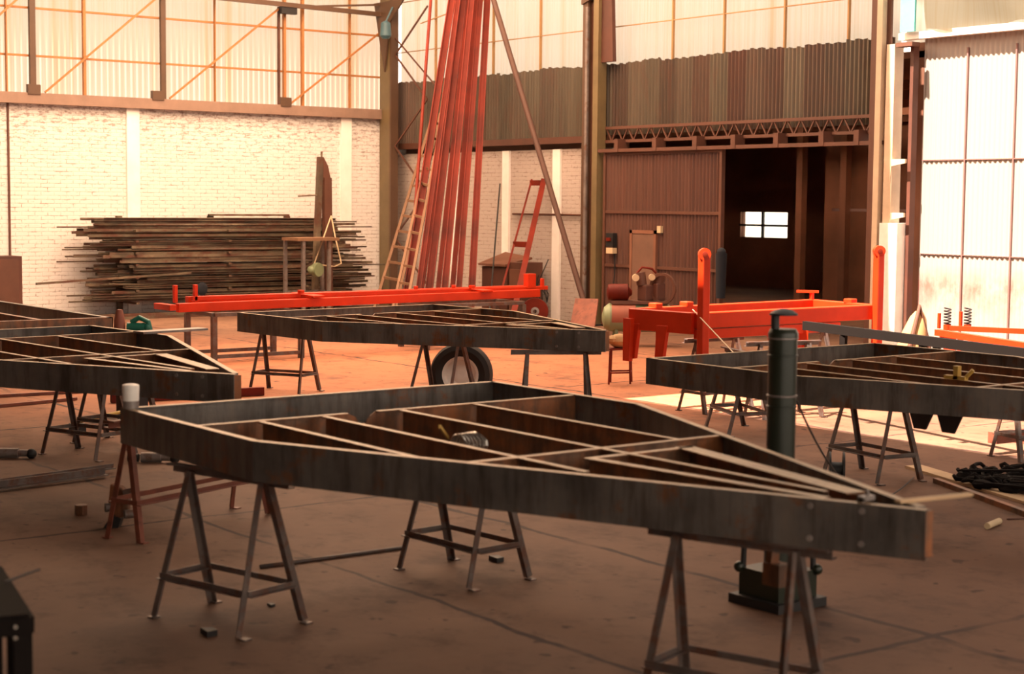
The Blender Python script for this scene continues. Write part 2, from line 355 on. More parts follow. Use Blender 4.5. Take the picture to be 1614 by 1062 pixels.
# mounting rail, girder and hangers of the sliding door
tr = struct('trim_1', MB().box((XL, YB-.12, 3.30), (-22.7, YB-.02, 3.42)), 'brown_paint')
gl = MB(); gz0, gz1 = 3.30, 3.54
gl.bar((-22.75, YB-.16, gz0), (-16.2, YB-.16, gz0), .05).bar((-22.75, YB-.16, gz1), (-16.2, YB-.16, gz1), .05)
n = 44
for i in range(n):
    x = -22.7+6.45*i/n; w_ = 6.45/n; a, b = ((gz0, gz1) if i % 2 else (gz1, gz0)); gl.bar((x, YB-.16, a), (x+w_, YB-.16, b), .022)
struct('trim_2', gl, 'brown_paint')
rl = MB().box((-22.7, YB-.36, 3.10), (-16.2, YB-.30, 3.16))
for x in (-22.2, -21.2, -20.2, -19.3, -18.35, -17.4, -16.7): rl.box((x-.05, YB-.37, 3.10), (x+.05, YB-.14, 3.33))
struct('trim_3', rl, 'brown_paint')
# sliding corrugated door with a wicket
dr = struct('door_1', corr(-22.55, -19.62, lambda x: .05, lambda x: 3.1, YB-.26, amp=.020), 'door_sheet')
fr = MB()
for z in (.1, 1.1, 2.05, 3.08): fr.box((-22.55, YB-.30, z-.025), (-19.62, YB-.275, z+.025))
fr.box((-22.6, YB-.31, .03), (-22.54, YB-.23, 3.12)).box((-19.66, YB-.31, .03), (-19.60, YB-.23, 3.12))
build('door_frame', fr, 'brown_paint', dr)
wk = build('wicket_door', MB().box((-21.78, YB-.32, .12), (-21.22, YB-.285, 1.68)), 'wicket_brown', dr)
build('wicket_frame', MB().box((-21.84, YB-.33, .1), (-21.78, YB-.28, 1.74)).box((-21.22, YB-.33, .1), (-21.16, YB-.28, 1.74)).box((-21.84, YB-.33, 1.68), (-21.16, YB-.28, 1.74)), 'dark_annex', wk)
build('door_handle', MB().box((-21.12, YB-.34, 1.70), (-21.03, YB-.28, 1.82)), 'cream', dr)
# right-hand white sheets
ws = struct('wall_right_bay', corr(-15.72, -8.0, lambda x: 0, lambda x: 4.66, YB-.05, amp=.008), 'white_sheet')
ws.name = 'wall_back.001'
sm_ = MB()
for x in (-14.94, -14.12, -13.3, -12.5, -11.6, -10.7, -9.8): sm_.box((x-.012, YB-.075, .3), (x+.012, YB-.045, 4.45))
sm_.box((-15.7, YB-.07, 2.86), (-8, YB-.05, 2.875)).box((-15.7, YB-.07, 1.5), (-8, YB-.05, 1.51))
build('sheet_seam', sm_, 'seam_pink', ws)
# clerestory glazing
def sheet_strip(axis, c, a0, a1, z0, z1, amp=.007, pitch=.12):
    mb = MB(); n = int((a1-a0)/pitch*6); vs = []
    for i in range(n+1):
        a = a0+(a1-a0)*i/n; o_ = c+amp*math.sin(2*math.pi*a/pitch)
        for z in (z0, z1): vs.append((o_, a, z) if axis == 'x' else (a, o_, z))
    return mb.add(vs, [(2*i, 2*i+2, 2*i+3, 2*i+1) for i in range(n)], True)
w1 = struct('window_1', sheet_strip('x', XL-.15, YF, YB, BT, ZR), 'fibreglass_left')
def m1(name, mb, mat): return build(name, mb, mat, w1)
X0 = XL+.08
build('sill_beam', MB().box((XL-.1, YF, 3.93), (XL+.14, YB-.25, 4.13)), 'pale_rust' if 'pale_rust' in MATS else 'column_paint', w1)
for z in (4.82, 5.69, 6.9, 7.6): build('girt', MB().box((XL-.08, YF, z-.022), (XL-.03, YB, z+.016)), 'amber', w1)
for y, w_ in ((11.49, .11), (12.49, .05), (14.09, .10), (16.76, .05), (17.18, .05), (18.31, .02), (9.2, .1), (6.4, .1), (15.2, .015), (11.0, .02)):
    build('mullion', MB().box((XL-.02, y-w_/2, 4.13), (XL+.06, y+w_/2, ZR)), 'column_paint' if w_ > .09 else 'amber', w1)
build('mullion', MB().box((XL-.02, 16.62, 4.13), (XL+.04, 16.66, 6.1)), 'rusty_door', w1)
for ya, za, yb, zb in ((11.7, 4.15, 14.0, 6.1), (14.2, 4.15, 16.6, 6.05), (16.85, 4.15, 19.1, 5.8), (9.4, 4.15, 11.3, 5.9)):
    build('brace', MB().bar((XL+.08, ya, za), (XL+.08, yb, zb), .035, .035), 'amber', w1)
ec = MB().bar((XL+.2, 14.2, 6.16), (XL+.2, 19.2, 6.10), .07, .09); build('eaves_chord', ec, 'column_paint', w1)
build('eaves_chord', MB().bar((XL+.2, 16.9, 6.10), (XL+.2, 19.2, 6.33), .04, .04), 'column_paint', w1)
build('gusset', MB().box((XL+.1, 16.6, 5.95), (XL+.22, 16.95, 6.16)), 'black', w1)
for y in (13.95, 11.49, 16.75): build('gusset', MB().box((XL+.06, y-.14, 4.10), (XL+.16, y+.1, 4.28)), 'column_paint', w1)
w2 = struct('window_2', sheet_strip('y', YB+.12, XL, -16.3, 4.55, ZR), 'fibreglass_back')
for x in (-28.4, -26.4, -24.9, -21.21, -19.96, -18.59, -17.26): build('mullion', MB().box((x-.015, YB+.02, 4.6), (x+.015, YB+.07, ZR)), 'sack', w2)
for z in (5.35, 6.4): build('girt', MB().box((XL, YB+.03, z-.008), (-16.3, YB+.06, z+.008)), 'sack', w2)
build('brace', MB().bar((-28.9, YB, 5.9), (-24.0, YB, 6.5), .02), 'sack', w2)
w3 = struct('window_3', sheet_strip('y', YB+.12, -16.2, -6.0, 4.6, ZR), 'fibreglass_back')
# plastic sheeting sagging over the top of the right bay
dm = MB(); nx, nz = 60, 14; vs = []
for i in range(nx+1):
    for j in range(nz+1):
        u = i/nx; t = j/nz; x = -15.6+6.6*u; z = 6.9-2.15*t-.12*math.sin(u*math.pi*4)**2*t
        y = YB-.16-.05*math.sin(u*38+2.5*math.sin(t*3+u*4))*(.3+t)-.06*math.sin(math.pi*t)
        vs.append((x, y, z))
dm.add(vs, [(i*(nz+1)+j, (i+1)*(nz+1)+j, (i+1)*(nz+1)+j+1, i*(nz+1)+j+1) for i in range(nx) for j in range(nz)], True)
dr_ = build('plastic_sheeting', dm, 'plastic_drape'); tag(dr_, 'yellowed plastic sheeting sagging in folds above the white wall sheets', 'sheeting')
struct('trim_4', MB().box((-16.1, YB-.2, 4.62), (-8, YB-.06, 4.72)), 'white_paint')
# annex beyond the sliding door
struct('wall_annex_left', MB().box((-36, YB+.3, 0), (-35.8, 33, 5)), 'dark_annex').name = 'wall_left.001'
aw = MB(); wx0, wx1, wz0, wz1 = -31.93, -30.2, 1.33, 2.0
for a, b in (((-36, 32, 0), (wx0, 32.2, 5)), ((wx1, 32, 0), (-23.3, 32.2, 5)), ((wx0, 32, 0), (wx1, 32.2, wz0)), ((wx0, 32, wz1), (wx1, 32.2, 5))): aw.box(a, b)
struct('wall_far', aw, 'dark_annex')
aw2 = MB().box((-23.3, 26, 0), (-16, 26.2, 2.08)).box((-23.3, 26, 2.135), (-16, 26.2, 5)); struct('wall_far.001', aw2, 'dark_annex')
struct('wall_right', MB().box((-16.2, YB+.3, 0), (-16, 26, 5)), 'dark_annex')
struct('wall_far.002', MB().box((-23.5, 26, 0), (-23.3, 32.2, 5)), 'dark_annex')
struct('wall_far.003', MB().box((-36, YB+.25, 0), (-22.6, YB+.3, 4.5)), 'dark_annex')
struct('ceiling_annex', MB().box((-36, YB+.3, 4.4), (-16, 23.4, 4.5)).box((-36, 24.2, 4.4), (-16, 33, 4.5)), 'dark_annex').name = 'ceiling.001'
struct('added_annex_strip', MB().add([(-36, 23.4, 4.47), (-16, 23.4, 4.47), (-16, 24.2, 4.47), (-36, 24.2, 4.47)], [(0, 1, 2, 3)]), 'added_fibreglass')  # unseen translucent strip added to brighten the dark annex
wf = MB().box((wx0+.83, 31.95, wz0), (wx0+.89, 32.02, wz1)).box((wx0, 31.95, wz0+.29), (wx1, 32.02, wz0+.35))
fw3 = struct('window_4', MB().box((wx0, 32.08, wz0), (wx1, 32.1, wz1)), 'glass_far'); build('glazing_bar', wf, 'black', fw3)
an = MB()
for x in (-23.95, -22.75): an.box((x-.08, 25.7, 0), (x+.08, 25.86, 4.4))
struct('trim_5', an, 'dark_annex')
an = MB()
for k in range(9): an.box((-36, 21+k*1.2, 4.05-.05*k), (-16, 21.1+k*1.2, 4.2-.05*k))
struct('trim_6', an, 'dark_annex')
# unseen roof: opaque bays, strip and open bay shaped to steer daylight and sun
OX0, OX1, OY0, OY1 = -16.25, -8.5, 8.2, 18.2
SX0, SX1, SY0, SY1 = -28.5, -17.4, 6.5, 18.5
rf = MB()
for a, b in (((XL-.3, YF-.3), (XR+.3, OY0)), ((OX0, OY1), (XR+.3, YB+.3)), ((OX1, OY0), (XR+.3, OY1)),
             ((XL-.3, OY0), (SX0, YB+.3)), ((SX0, OY0), (SX1, SY0)), ((SX0, SY1), (SX1, YB+.3)), ((SX1, OY0), (OX0, YB+.3)), ((OX0, OY0), (-14.4, 15.2))):
    rf.box((a[0], a[1], ZR), (b[0], b[1], ZR+.08))
struct('ceiling', rf, 'roofing')
rs = MB().add([(SX0, SY0, ZR+.02), (SX1, SY0, ZR+.02), (SX1, SY1, ZR+.02), (SX0, SY1, ZR+.02)], [(0, 1, 2, 3)])
struct('added_roof_strip', rs, 'added_fibreglass')  # unseen translucent strip added to brighten the left wall and mid floor
# front and right walls of the hall (behind the camera): right opening shaped to throw side light on the beams
struct('wall_front', MB().box((XL, YF-.2, 0), (XR, YF, ZR)), 'roofing')
struct('wall_right.001', MB().box((XR, YF, 0), (XR+.2, YB, .9)).box((XR, YF, 6.6), (XR+.2, YB, ZR)), 'roofing')
struct('wall_right.002', MB().box((-6.0, YB-.2, 0), (XR, YB+.1, ZR)), 'roofing')
# ------------------------------------------------------------------ columns
# corner column
def column_z(t, parts):
    for name, a, b, mat in parts: build(name, MB().box(a, b), mat, t, world=True)
x, y = -29.45, 19.1
t = thing('steel_column', 'dark steel corner column with flared head and cross braces where two walls meet', 'column', (x, y, 0))
build('column_flange', MB().box((x-.30, y-.06, 0), (x-.18, y+.06, ZR)).box((x-.15, y-.10, 0), (x+.14, y-.06, ZR)), 'olive_column', t, world=True)
build('column_web', MB().box((x-.18, y-.02, 0), (x+.18, y+.02, ZR)), 'column_paint', t, world=True)
build('column_flange', MB().box((x+.14, y-.10, 0), (x+.20, y+.08, ZR)), 'column_paint', t, world=True)
build('haunch', MB().slab([(x-.38, y-.16, 6.35), (x+.75, y-.16, 6.35), (x+.2, y-.16, 5.9), (x+.02, y-.16, 4.9), (x-.18, y-.16, 5.6)], .04, (0, 1, 0)), 'column_paint', t, world=True)
for k in range(6):
    za = .5+k*.95; a, b = ((x+.2, y), (x+1.1, y+.2)) if k % 2 else ((x+1.1, y+.2), (x+.2, y))
    build('brace', MB().bar((a[0], a[1], za), (b[0], b[1], za+.95), .03), 'brown_paint', t, world=True)
build('brace', MB().bar((x+.2, y, 5.6), (x+1.9, y+.1, 4.3), .025), 'brown_paint', t, world=True)
# middle column
x, y = -22.95, 19.25
t = thing('steel_column', 'tall brown steel column with a pale strip between the brick bay and the sliding door', 'column', (x, y, 0))
build('column_flange', MB().box((x-.22, y-.1, 0), (x-.08, y+.1, 5.85)), 'column_paint', t, world=True)
build('column_strip', MB().box((x-.10, y-.14, .1), (x-.04, y-.1, 5.7)), 'grey_steel', t, world=True)
build('column_web', MB().box((x-.08, y-.02, 0), (x+.12, y+.02, ZR)), 'brown_paint', t, world=True)
build('column_flange', MB().box((x+.10, y-.12, 0), (x+.24, y+.08, ZR)), 'olive_column', t, world=True)
build('column_cap', MB().slab([(x-.24, y-.13, 5.75), (x+.1, y-.13, 5.85), (x+.5, y-.13, 5.98), (x+.5, y-.13, 6.03), (x-.1, y-.13, 5.95), (x-.24, y-.13, 5.85)], .1, (0, 1, 0)), 'column_paint', t, world=True)
build('column_gusset', MB().slab([(x+.24, y-.05, 8), (x+.40, y-.05, 8), (x+.56, y-.05, 4.7), (x+.24, y-.05, 4.7)], .08, (0, 1, 0)), 'rusty_door', t, world=True)
build('base_plate', MB().box((x-.3, y-.2, 0), (x+.35, y+.2, .03)), 'black', t, world=True)
# right column
x, y = -16.15, 19.2
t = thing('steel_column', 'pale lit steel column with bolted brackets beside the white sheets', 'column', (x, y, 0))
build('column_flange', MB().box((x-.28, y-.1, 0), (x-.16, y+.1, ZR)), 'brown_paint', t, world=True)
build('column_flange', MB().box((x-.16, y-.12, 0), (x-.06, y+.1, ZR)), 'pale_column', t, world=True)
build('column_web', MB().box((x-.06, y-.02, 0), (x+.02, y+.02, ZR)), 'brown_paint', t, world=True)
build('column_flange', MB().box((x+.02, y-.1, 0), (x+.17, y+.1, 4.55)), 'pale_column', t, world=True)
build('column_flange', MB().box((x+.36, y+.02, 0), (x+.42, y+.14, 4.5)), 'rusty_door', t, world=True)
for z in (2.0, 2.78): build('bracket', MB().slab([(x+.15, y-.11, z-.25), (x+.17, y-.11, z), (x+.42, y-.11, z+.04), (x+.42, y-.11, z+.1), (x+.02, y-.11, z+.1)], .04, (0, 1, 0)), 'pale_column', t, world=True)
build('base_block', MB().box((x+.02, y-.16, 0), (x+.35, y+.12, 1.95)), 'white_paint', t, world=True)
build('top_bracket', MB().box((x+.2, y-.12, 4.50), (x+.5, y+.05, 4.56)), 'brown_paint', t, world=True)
tl = build('roof_lamp', MB().lathe([(.04, .30), (.10, .26), (.12, 0), (.07, -.06)], (-29.0, 18.7, 5.6)).tube((-29.0, 18.7, 5.88), (-29.05, 18.9, 6.2), .02), 'blue_grey')
tag(tl, 'blue-grey lamp housing hanging by the head of the corner column', 'lamp')
tp = build('teal_panel', MB().box((-15.98, 19.2, 4.72), (-15.72, 19.24, 5.5)), 'teal'); tag(tp, 'turquoise panel fixed beside the head of the pale column', 'panel')
# ------------------------------------------------------------------ trestles
def make_trestle(label, mat='trestle_steel', L=.60, top=.79, sp=.215, rail=.2):
    t = thing('trestle', label, 'trestle'); a = L/2
    build('top_bar', MB().angle((-a-.14, .02, top-.05), (a+.14, .02, top-.05), .05, flip=-1).bar((-a-.14, 0, top-.006), (a+.14, 0, top-.006), .05, .012), mat, t)
    for sx in (-1, 1):
        for sy in (-1, 1):
            mb = MB().angle((sx*a, sy*.012, top-.03), (sx*(a+.05), sy*sp, .008), .038, .006, upv=(-sx, 0, 0), flip=sy)
            mb.bar((sx*(a+.05), sy*sp, .004), (sx*(a+.05)+.05, sy*sp, .004), .05, .008); build('leg', mb, mat, t)
        k = rail/top; y = sp*(1-k); xx = a+.05*(1-k)
        build('end_rail', MB().angle((sx*xx, -y, rail), (sx*xx, y, rail), .03, .005), mat, t)
    k = rail/top; y = sp*(1-k); xx = a+.05*(1-k)
    for sy in (-1, 1): build('side_rail', MB().angle((-xx, sy*y, rail), (xx, sy*y, rail), .032, .005, flip=-sy), mat, t)
    return t
first = None
def trestle(feet, label, z=0, group=None):
    global first
    q = [P(*p) if len(p) == 2 else Vector(p) for p in feet]
    c1 = (q[0]+q[1])/2; c2 = (q[2]+q[3])/2; c = (c1+c2)/2; d = c2-c1; rz = math.atan2(d.y, d.x)
    if first is None:
        first = make_trestle(label); first.location = (c.x, c.y, 0); first.rotation_euler = (0, 0, rz); return first
    return dup(first, (c.x, c.y, 0), rz, label)
def trestle_at(x, y, rz, label): return dup(first, (x, y, 0), math.radians(rz), label)
trestle([(243, 975), (350, 950), (366, 1003), (470, 980)], 'grey angle-iron trestle under the near left corner of the foreground chassis')
trestle([(632, 900), (722, 882), (732, 925), (825, 912)], 'dark trestle under the middle of the foreground chassis')
a1 = P(1080, 834, .79); a2 = P(1238, 856, .79); a1.z = a2.z = 0
trestle([tuple(a1), tuple(a1), tuple(a2), tuple(a2)], 'dark trestle under the pointed end of the foreground chassis, cut by the picture edge')
trestle([(69, 717), (138, 707), (138, 728), (207, 714)], 'dark trestle under the near side of the left chassis')
trestle_at(-13.9, 6.1, 20, 'dark trestle under the far side of the left chassis')
trestle_at(-16.4, 4.6, 90, 'trestle under the partly hidden frame at the left edge')
trestle([(403, 612), (446, 618), (450, 620), (493, 616)], 'trestle under the left end of the middle chassis')
trestle([(636, 642), (673, 642), (719, 656), (759, 653)], 'trestle under the middle chassis just in front of the spare wheel')
a1 = P(831, 551, .79); a2 = P(923, 551, .79); a1.z = a2.z = 0
trestle([tuple(a1), tuple(a1), tuple(a2), tuple(a2)], 'trestle under the pointed end of the middle chassis')
trestle([(1115, 662), (1147, 673), (1180, 686), (1215, 697)], 'trestle under the left end of the right-hand chassis behind the green cylinder')
trestle([(1298, 729), (1346, 750), (1400, 768), (1450, 757)], 'rust-coloured trestle under the right-hand chassis beside the drooping cable')
# red-oxide long trestle behind
t = make_trestle('red-oxide painted long trestle under the far left corner of the foreground chassis', 'red_oxide', L=1.15, sp=.16, rail=.24)
q = [P(190, 840), P(230, 858), P(362, 806), P(402, 812)]; c = sum(q, Vector())/4; d = (q[2]+q[3]-q[0]-q[1]); t.location = (c.x, c.y, 0); t.rotation_euler = (0, 0, math.atan2(d.y, d.x))
# ------------------------------------------------------------------ chassis frames
BH = .205; ZT = .995
def chassis(label, loc, rot, tip=(4.76, 0), clutter=None):
    t = thing('trailer_chassis', label, 'chassis', (loc[0], loc[1], 0), math.radians(rot)); z = ZT
    HW = 1.345; L1 = 1.6; tu, tv = tip; w = .042
    def B(name, p0, p1, flip, h=BH, mat='mill_steel', zz=z, ww=w):
        o = build(name, MB().channel((*p0, zz), (*p1, zz), h, ww, flip=flip), mat, t, top='lit_flange_steel')
        d = Vector((p1[0]-p0[0], p1[1]-p0[1], 0)).normalized(); side = d.cross(Vector((0, 0, 1)))*flip
        a = Vector((*p0, zz))+side*ww/2; b = Vector((*p1, zz))+side*ww/2
        return o
    B('rear_beam', (0, -HW), (0, HW), 1)
    B('side_beam', (0, -HW), (L1, -HW), -1)
    B('side_beam', (0, HW), (L1-.1, HW), 1)
    B('drawbar_beam', (L1, -HW), (tu, tv-.045), -1)
    B('drawbar_beam', (L1-.1, HW), (tu-.06, tv+.03), 1)
    # rear inner cross beam with a notch
    uc = .88
    def notch(mb, y0, y1, za, zb):
        return mb
    mb = MB().channel((uc, -HW+.01, z-.004), (uc, -.36, z-.004), .17, .035).channel((uc, -.16, z-.004), (uc, HW-.01, z-.004), .17, .035)
    mb.slab([(uc, -.36, z-.005), (uc, -.30, z-.03), (uc, -.27, z-.08), (uc, -.24, z-.08), (uc, -.20, z-.03), (uc, -.16, z-.005), (uc, -.16, z-.17), (uc, -.36, z-.17)], .01, (1, 0, 0))
    build('cross_beam', mb, 'brown_steel', t, top='lit_flange_steel')
    u2 = 2.72
    def wid(u, s):   # half width of the A-frame at u
        k = (u-L1)/(tu-L1); return (s*HW)*(1-k)+(tv)*k
    B('cross_beam', (u2, wid(u2, -1)+.03), (u2, wid(u2, 1)-.03), 1, .16, 'brown_steel', z-.003, .035)
    for v, u1, fl in ((-.92, 2.50, 1), (-.52, 3.25, 1), (0.0, tu-.55, 1), (.53, u2, 1)):
        vv = v+tv*.45
        if u1 > L1:                     # stop where the member meets the inner face of the drawbar
            for k in range(200):
                uq = uc+(tu-uc)*k/200
                if uq > L1 and not (wid(uq, -1)+.05 < vv < wid(uq, 1)-.05): u1 = min(u1, uq); break
        B('longitudinal_beam', (uc+.06, vv), (u1, vv), fl, .165, 'brown_steel', z-.004, .035)
    # inner hitch triangle and gusset plates
    e = tu-.45
    mb = MB().channel((u2+.2, tv-.24, z-.006), (e, tv-.10, z-.006), .15, .05).channel((u2+.2, tv+.42, z-.006), (e, tv+.12, z-.006), .15, .10)
    mb.channel((u2+.2, tv-.24, z-.006), (u2+.2, tv+.42, z-.006), .15, .04); build('hitch_beam', mb, 'brown_steel', t, top='lit_flange_steel')
    build('gusset_plate', MB().slab([(u2+.22, tv-.25, z-.14), (e, tv-.09, z-.14), (u2+.3, wid(u2+.3, -1)+.1, z-.14)], .008, (0, 0, -1)), 'grey_steel', t)
    build('end_plate', MB().box((tu-.035, tv-.04, z-BH+.01), (tu-.022, tv+.03, z-.01)).box((tu-.6, tv-.05, z-BH+.004), (tu-.03, tv+.05, z-BH+.012)), 'brown_steel', t)
    mb = MB()
    for u in (1.75, 2.35, 2.95):
        v = wid(u, 1)-.012 if u > L1 else HW-.012
        mb.slab([(u-.05, v-.01, z-.16), (u+.05, v-.01, z-.16), (u, v-.01, z-.05)], .01, (0, -1, 0))
    build('weld_bracket', mb, 'grey_steel', t)
    bt = MB(); d = Vector((tu-L1, tv-.045+HW, 0)).normalized(); nn = Vector((d.y, -d.x, 0))
    for s_ in (.26, .48):
        for zz in (z-.03, z-.165):
            p = Vector((tu, tv-.045, 0))-d*s_; bt.tube((p.x-nn.x*.002, p.y-nn.y*.002, zz), (p.x+nn.x*.008, p.y+nn.y*.008, zz), .013, 8)
    build('bolt', bt, 'grey_steel', t)['kind'] = 'stuff'
    return t
c1 = chassis('large bare steel trailer chassis in the foreground with its pointed end to the right', (-8.92, 5.28), 0)
c2 = chassis('dark trailer chassis on trestles in the middle distance, above the spare wheel', (-15.98, 9.70), 4, (4.10, .22))
c3 = chassis('dark trailer chassis at the left side with its pointed end behind the white cup', (-14.87, 4.98), 4.5, (4.66, .05))
c4 = chassis('dark trailer chassis at the right side behind the green cylinder, cut by the picture edge', (-9.62, 9.98), 0)
mb = MB()
for px in (1478, 1523):
    q = PY(px, 660, 9.55)
    mb.slab([(q.x-.13+9.62, -.62, .80), (q.x+.13+9.62, -.62, .80), (q.x+.04+9.62, -.62, .62), (q.x-.06+9.62, -.62, .62)], .02, (0, 1, 0))
build('hanging_bracket', mb, 'black', c4)
t = thing('rectangular_frame', 'dark rectangular steel frame behind the left chassis, cut by the left picture edge', 'frame', (-17.5, 5.35, 0))
def wch(name, p0, p1, flip, mat='mill_steel', h=BH): build(name, MB().channel((*p0, ZT+.03), (*p1, ZT+.03), h, .06, flip=flip), mat, t, world=True)
wch('side_beam', (-20.5, 6.75), (-15.45, 6.75), 1); wch('side_beam', (-20.5, 4.0), (-15.45, 4.0), -1)
wch('end_beam', (-15.45, 4.0), (-15.45, 6.75), -1, 'brown_steel', .16); wch('end_beam', (-20.5, 4.0), (-20.5, 6.75), 1)
wch('longitudinal_beam', (-20.4, 6.05), (-15.5, 6.05), 1, 'brown_steel'); wch('longitudinal_beam', (-20.4, 5.3), (-15.5, 5.3), 1, 'brown_steel')
trestle_at(-18.8, 5.6, 90, 'trestle under the far half of the frame at the left edge')
# ------------------------------------------------------------------ green cylinder stand
q = P(1241, 945); gx, gy = q.x, q.y; gx, gy = -6.26, 6.62
t = thing('hydraulic_cylinder', 'tall dark green steel cylinder standing upright on a squared base behind the foreground chassis', 'cylinder', (gx, gy, 0))
g = .079
barrel = build('barrel', MB().lathe([(g, .20), (g, 1.47), (g*1.05, 1.475), (g*1.05, 1.50), (g, 1.51), (g*.9, 1.525)], (0, 0, 0), n=40), 'green_paint', t)
for z in (1.16, 1.10, 1.38, 1.475): build('clamp_band', MB().lathe([(g+.001, z-.006), (g+.005, z-.004), (g+.005, z+.004), (g+.001, z+.006)], (0, 0, 0), n=40, caps=False), 'grey_steel' if z in (1.16, 1.475) else 'green_paint', barrel)
of = r0*-.045
build('neck', MB().tube((of.x, of.y, 1.5), (of.x, of.y, 1.605), .023, 16), 'black', t)
build('cap', MB().lathe([(.078, 0), (.075, .010), (.05, .026), (.02, .036), (.005, .038)], (0, 0, 1.60), n=32), 'black', t)
mb = MB()
for s1, s2 in ((-1, -1), (-1, 1), (1, -1), (1, 1)):
    mb.sphere((s1*.15, s2*.15, .20), .032)
mb.slab([(-.15, -.15, .05), (.15, -.15, .05), (.15, .15, .05), (-.15, .15, .05)], .15, (0, 0, 1)); build('base_block', mb, 'green_paint', t)
build('base_plate', MB().slab([(-.19, -.19, 0), (.19, -.19, 0), (.19, .19, 0), (-.19, .19, 0)], .05, (0, 0, 1)), 'black', t)
for s1, s2 in ((-1, -1), (-1, 1), (1, 1)): build('tie_rod', MB().tube((s1*.135, s2*.135, .19), (s1*.125, s2*.125, .74), .016), 'black', t)
cb = [P(1262, 632, 1.0)*1.0]
pa = Vector((gx, gy, 1.12))+r0*.08; pb = P(1440, 752, .015)
pts = []
for k in range(25):
    s_ = k/24; p = pa.lerp(pb, s_); p.z = pa.z*(1-s_)**2.4*1.0+.015; p.z = max(.012, p.z); pts.append(p)
tag(build('cable', MB().path(pts, .006, 6), 'black'), 'thin dark cable drooping from the green cylinder to the floor', 'cable')
# steel block leaning on right trestle
q = P(1222, 905, .55)
tag(build('steel_clamp', MB().box((q.x-.05, q.y-.03, .50), (q.x+.05, q.y+.05, .60)).bar((q.x-.02, q.y, .6), (q.x-.02, q.y+.02, .79), .03, .05), 'brown_steel'), 'bent steel clamp hanging under the pointed end of the foreground chassis', 'clamp')
# ------------------------------------------------------------------ items on the foreground chassis
q = P(205, 640, ZT); q = Vector((-8.86, 3.975, ZT))
t = thing('paper_cup', 'white cup with a grey base standing on the left corner of the foreground chassis', 'cup', q)
build('cup_body', MB().lathe([(.046, .046), (.049, .125), (.047, .137), (.028, .143), (.002, .146)], (0, 0, 0)), 'white_paint', t)
build('cup_base', MB().lathe([(.046, 0), (.046, .045), (.038, .046)], (0, 0, 0)), 'grey_steel', t)
q = P(770, 712, .83)
q = Vector((-6.98, 5.02, .825))
t = build('wire_coil', MB(), 'chrome') if False else None
mb = MB()
for k in range(7):
    pts = [(q.x+.075*math.cos(a)+.004*k*math.sin(3*a), q.y+.02*k-.06, q.z+.085+.075*math.sin(a)) for a in [2*math.pi*i/20 for i in range(21)]]
    mb.path(pts, .008, 6)
tag(build('wire_coil', mb, 'chrome'), 'shiny coil of wire standing between the inner beams of the foreground chassis', 'coil')
q = P(1442, 800, .99)
t = thing('welding_clamp', 'small grey clamp gripping the tip of the foreground chassis', 'clamp', (-4.43, 5.20, .90))
jaw = build('clamp_jaw', MB().box((-.015, -.045, 0), (.015, -.028, .11)).box((-.015, -.045, .10), (.015, .03, .12)), 'grey_steel', t)
build('clamp_screw', MB().tube((0, .0, .098), (0, .0, .14), .008), 'grey_steel', t)
a, b_ = P(1448, 799, 1.005), P(1500, 786, 1.005)
tag(build('timber_offcut', MB().bar((-4.33, 5.27, 1.002), (-4.27, 5.66, 1.002), .035, .012), 'pale_wood'), 'short pale wooden slat lying across the tip of the foreground chassis', 'slat')
q = P(640, 680, .97)
tag(build('chisel', MB().bar(P(693, 672, 1.02), P(706, 690, .90), .012, .02), 'yellow'), 'thin yellowish rod leaning between the inner beams of the foreground chassis', 'rod')
# handwheel and winch behind fg chassis
q = P(1318, 770); 
t = thing('hand_winch', 'round dark winch drum on the floor behind the foreground chassis', 'winch', (q.x, q.y, 0))
build('drum', MB().lathe([(.10, -.06), (.14, -.06), (.14, -.045), (.06, -.04), (.06, .04), (.14, .045), (.14, .06), (.10, .06)], (0, 0, .15), (-r0.y*.3-.6, -.8, 0)), 'black', t)
build('frame', MB().box((-.12, -.1, 0), (.12, .1, .03)), 'black', t)
# ------------------------------------------------------------------ small things on the floor
def rod(name, a, b, r, mat, label, cat='rod', n=8):
    a = P(*a, r); b = P(*b, r); return tag(build(name, MB().tube(a, b, r, n), mat), label, cat)
rod('steel_rod', (410, 893), (640, 862), .012, 'trestle_steel', 'thin steel rod on the floor beneath the foreground chassis')
a, b_ = P(-40, 775, .02), P(165, 748, .02); tag(build('steel_angle', MB().angle(a, b_, .06, .008), 'trestle_steel'), 'long steel angle on the floor at the left edge, nearer of the two', 'bar')
a, b_ = P(-40, 768, .05), P(178, 738, .03); tag(build('steel_angle', MB().angle(a, b_, .04, .008), 'trestle_steel'), 'long steel angle on the floor at the left edge, farther of the two', 'bar')
rod('steel_pipe', (1556, 829), (1575, 821), .022, 'cream', 'short stub of pipe lying on the floor at the right', 'pipe', 14)
rod('welding_rod', (1587, 818), (1640, 816), .005, 'rusty_door', 'thin welding rod on the floor beside the short pipe stub')
a, b_ = P(1475, 757, .02), P(1625, 812, .02); tag(build('floor_rail', MB().bar(a, b_, .05, .04), 'brown_steel'), 'long brown steel bar on the floor running to the right edge', 'bar')
a, b_ = P(1440, 735, .012), P(1640, 795, .012); tag(build('floor_plank', MB().bar(a, b_, .16, .022), 'pale_wood'), 'pale plank on the floor between the steel bar and the chain heap', 'plank')
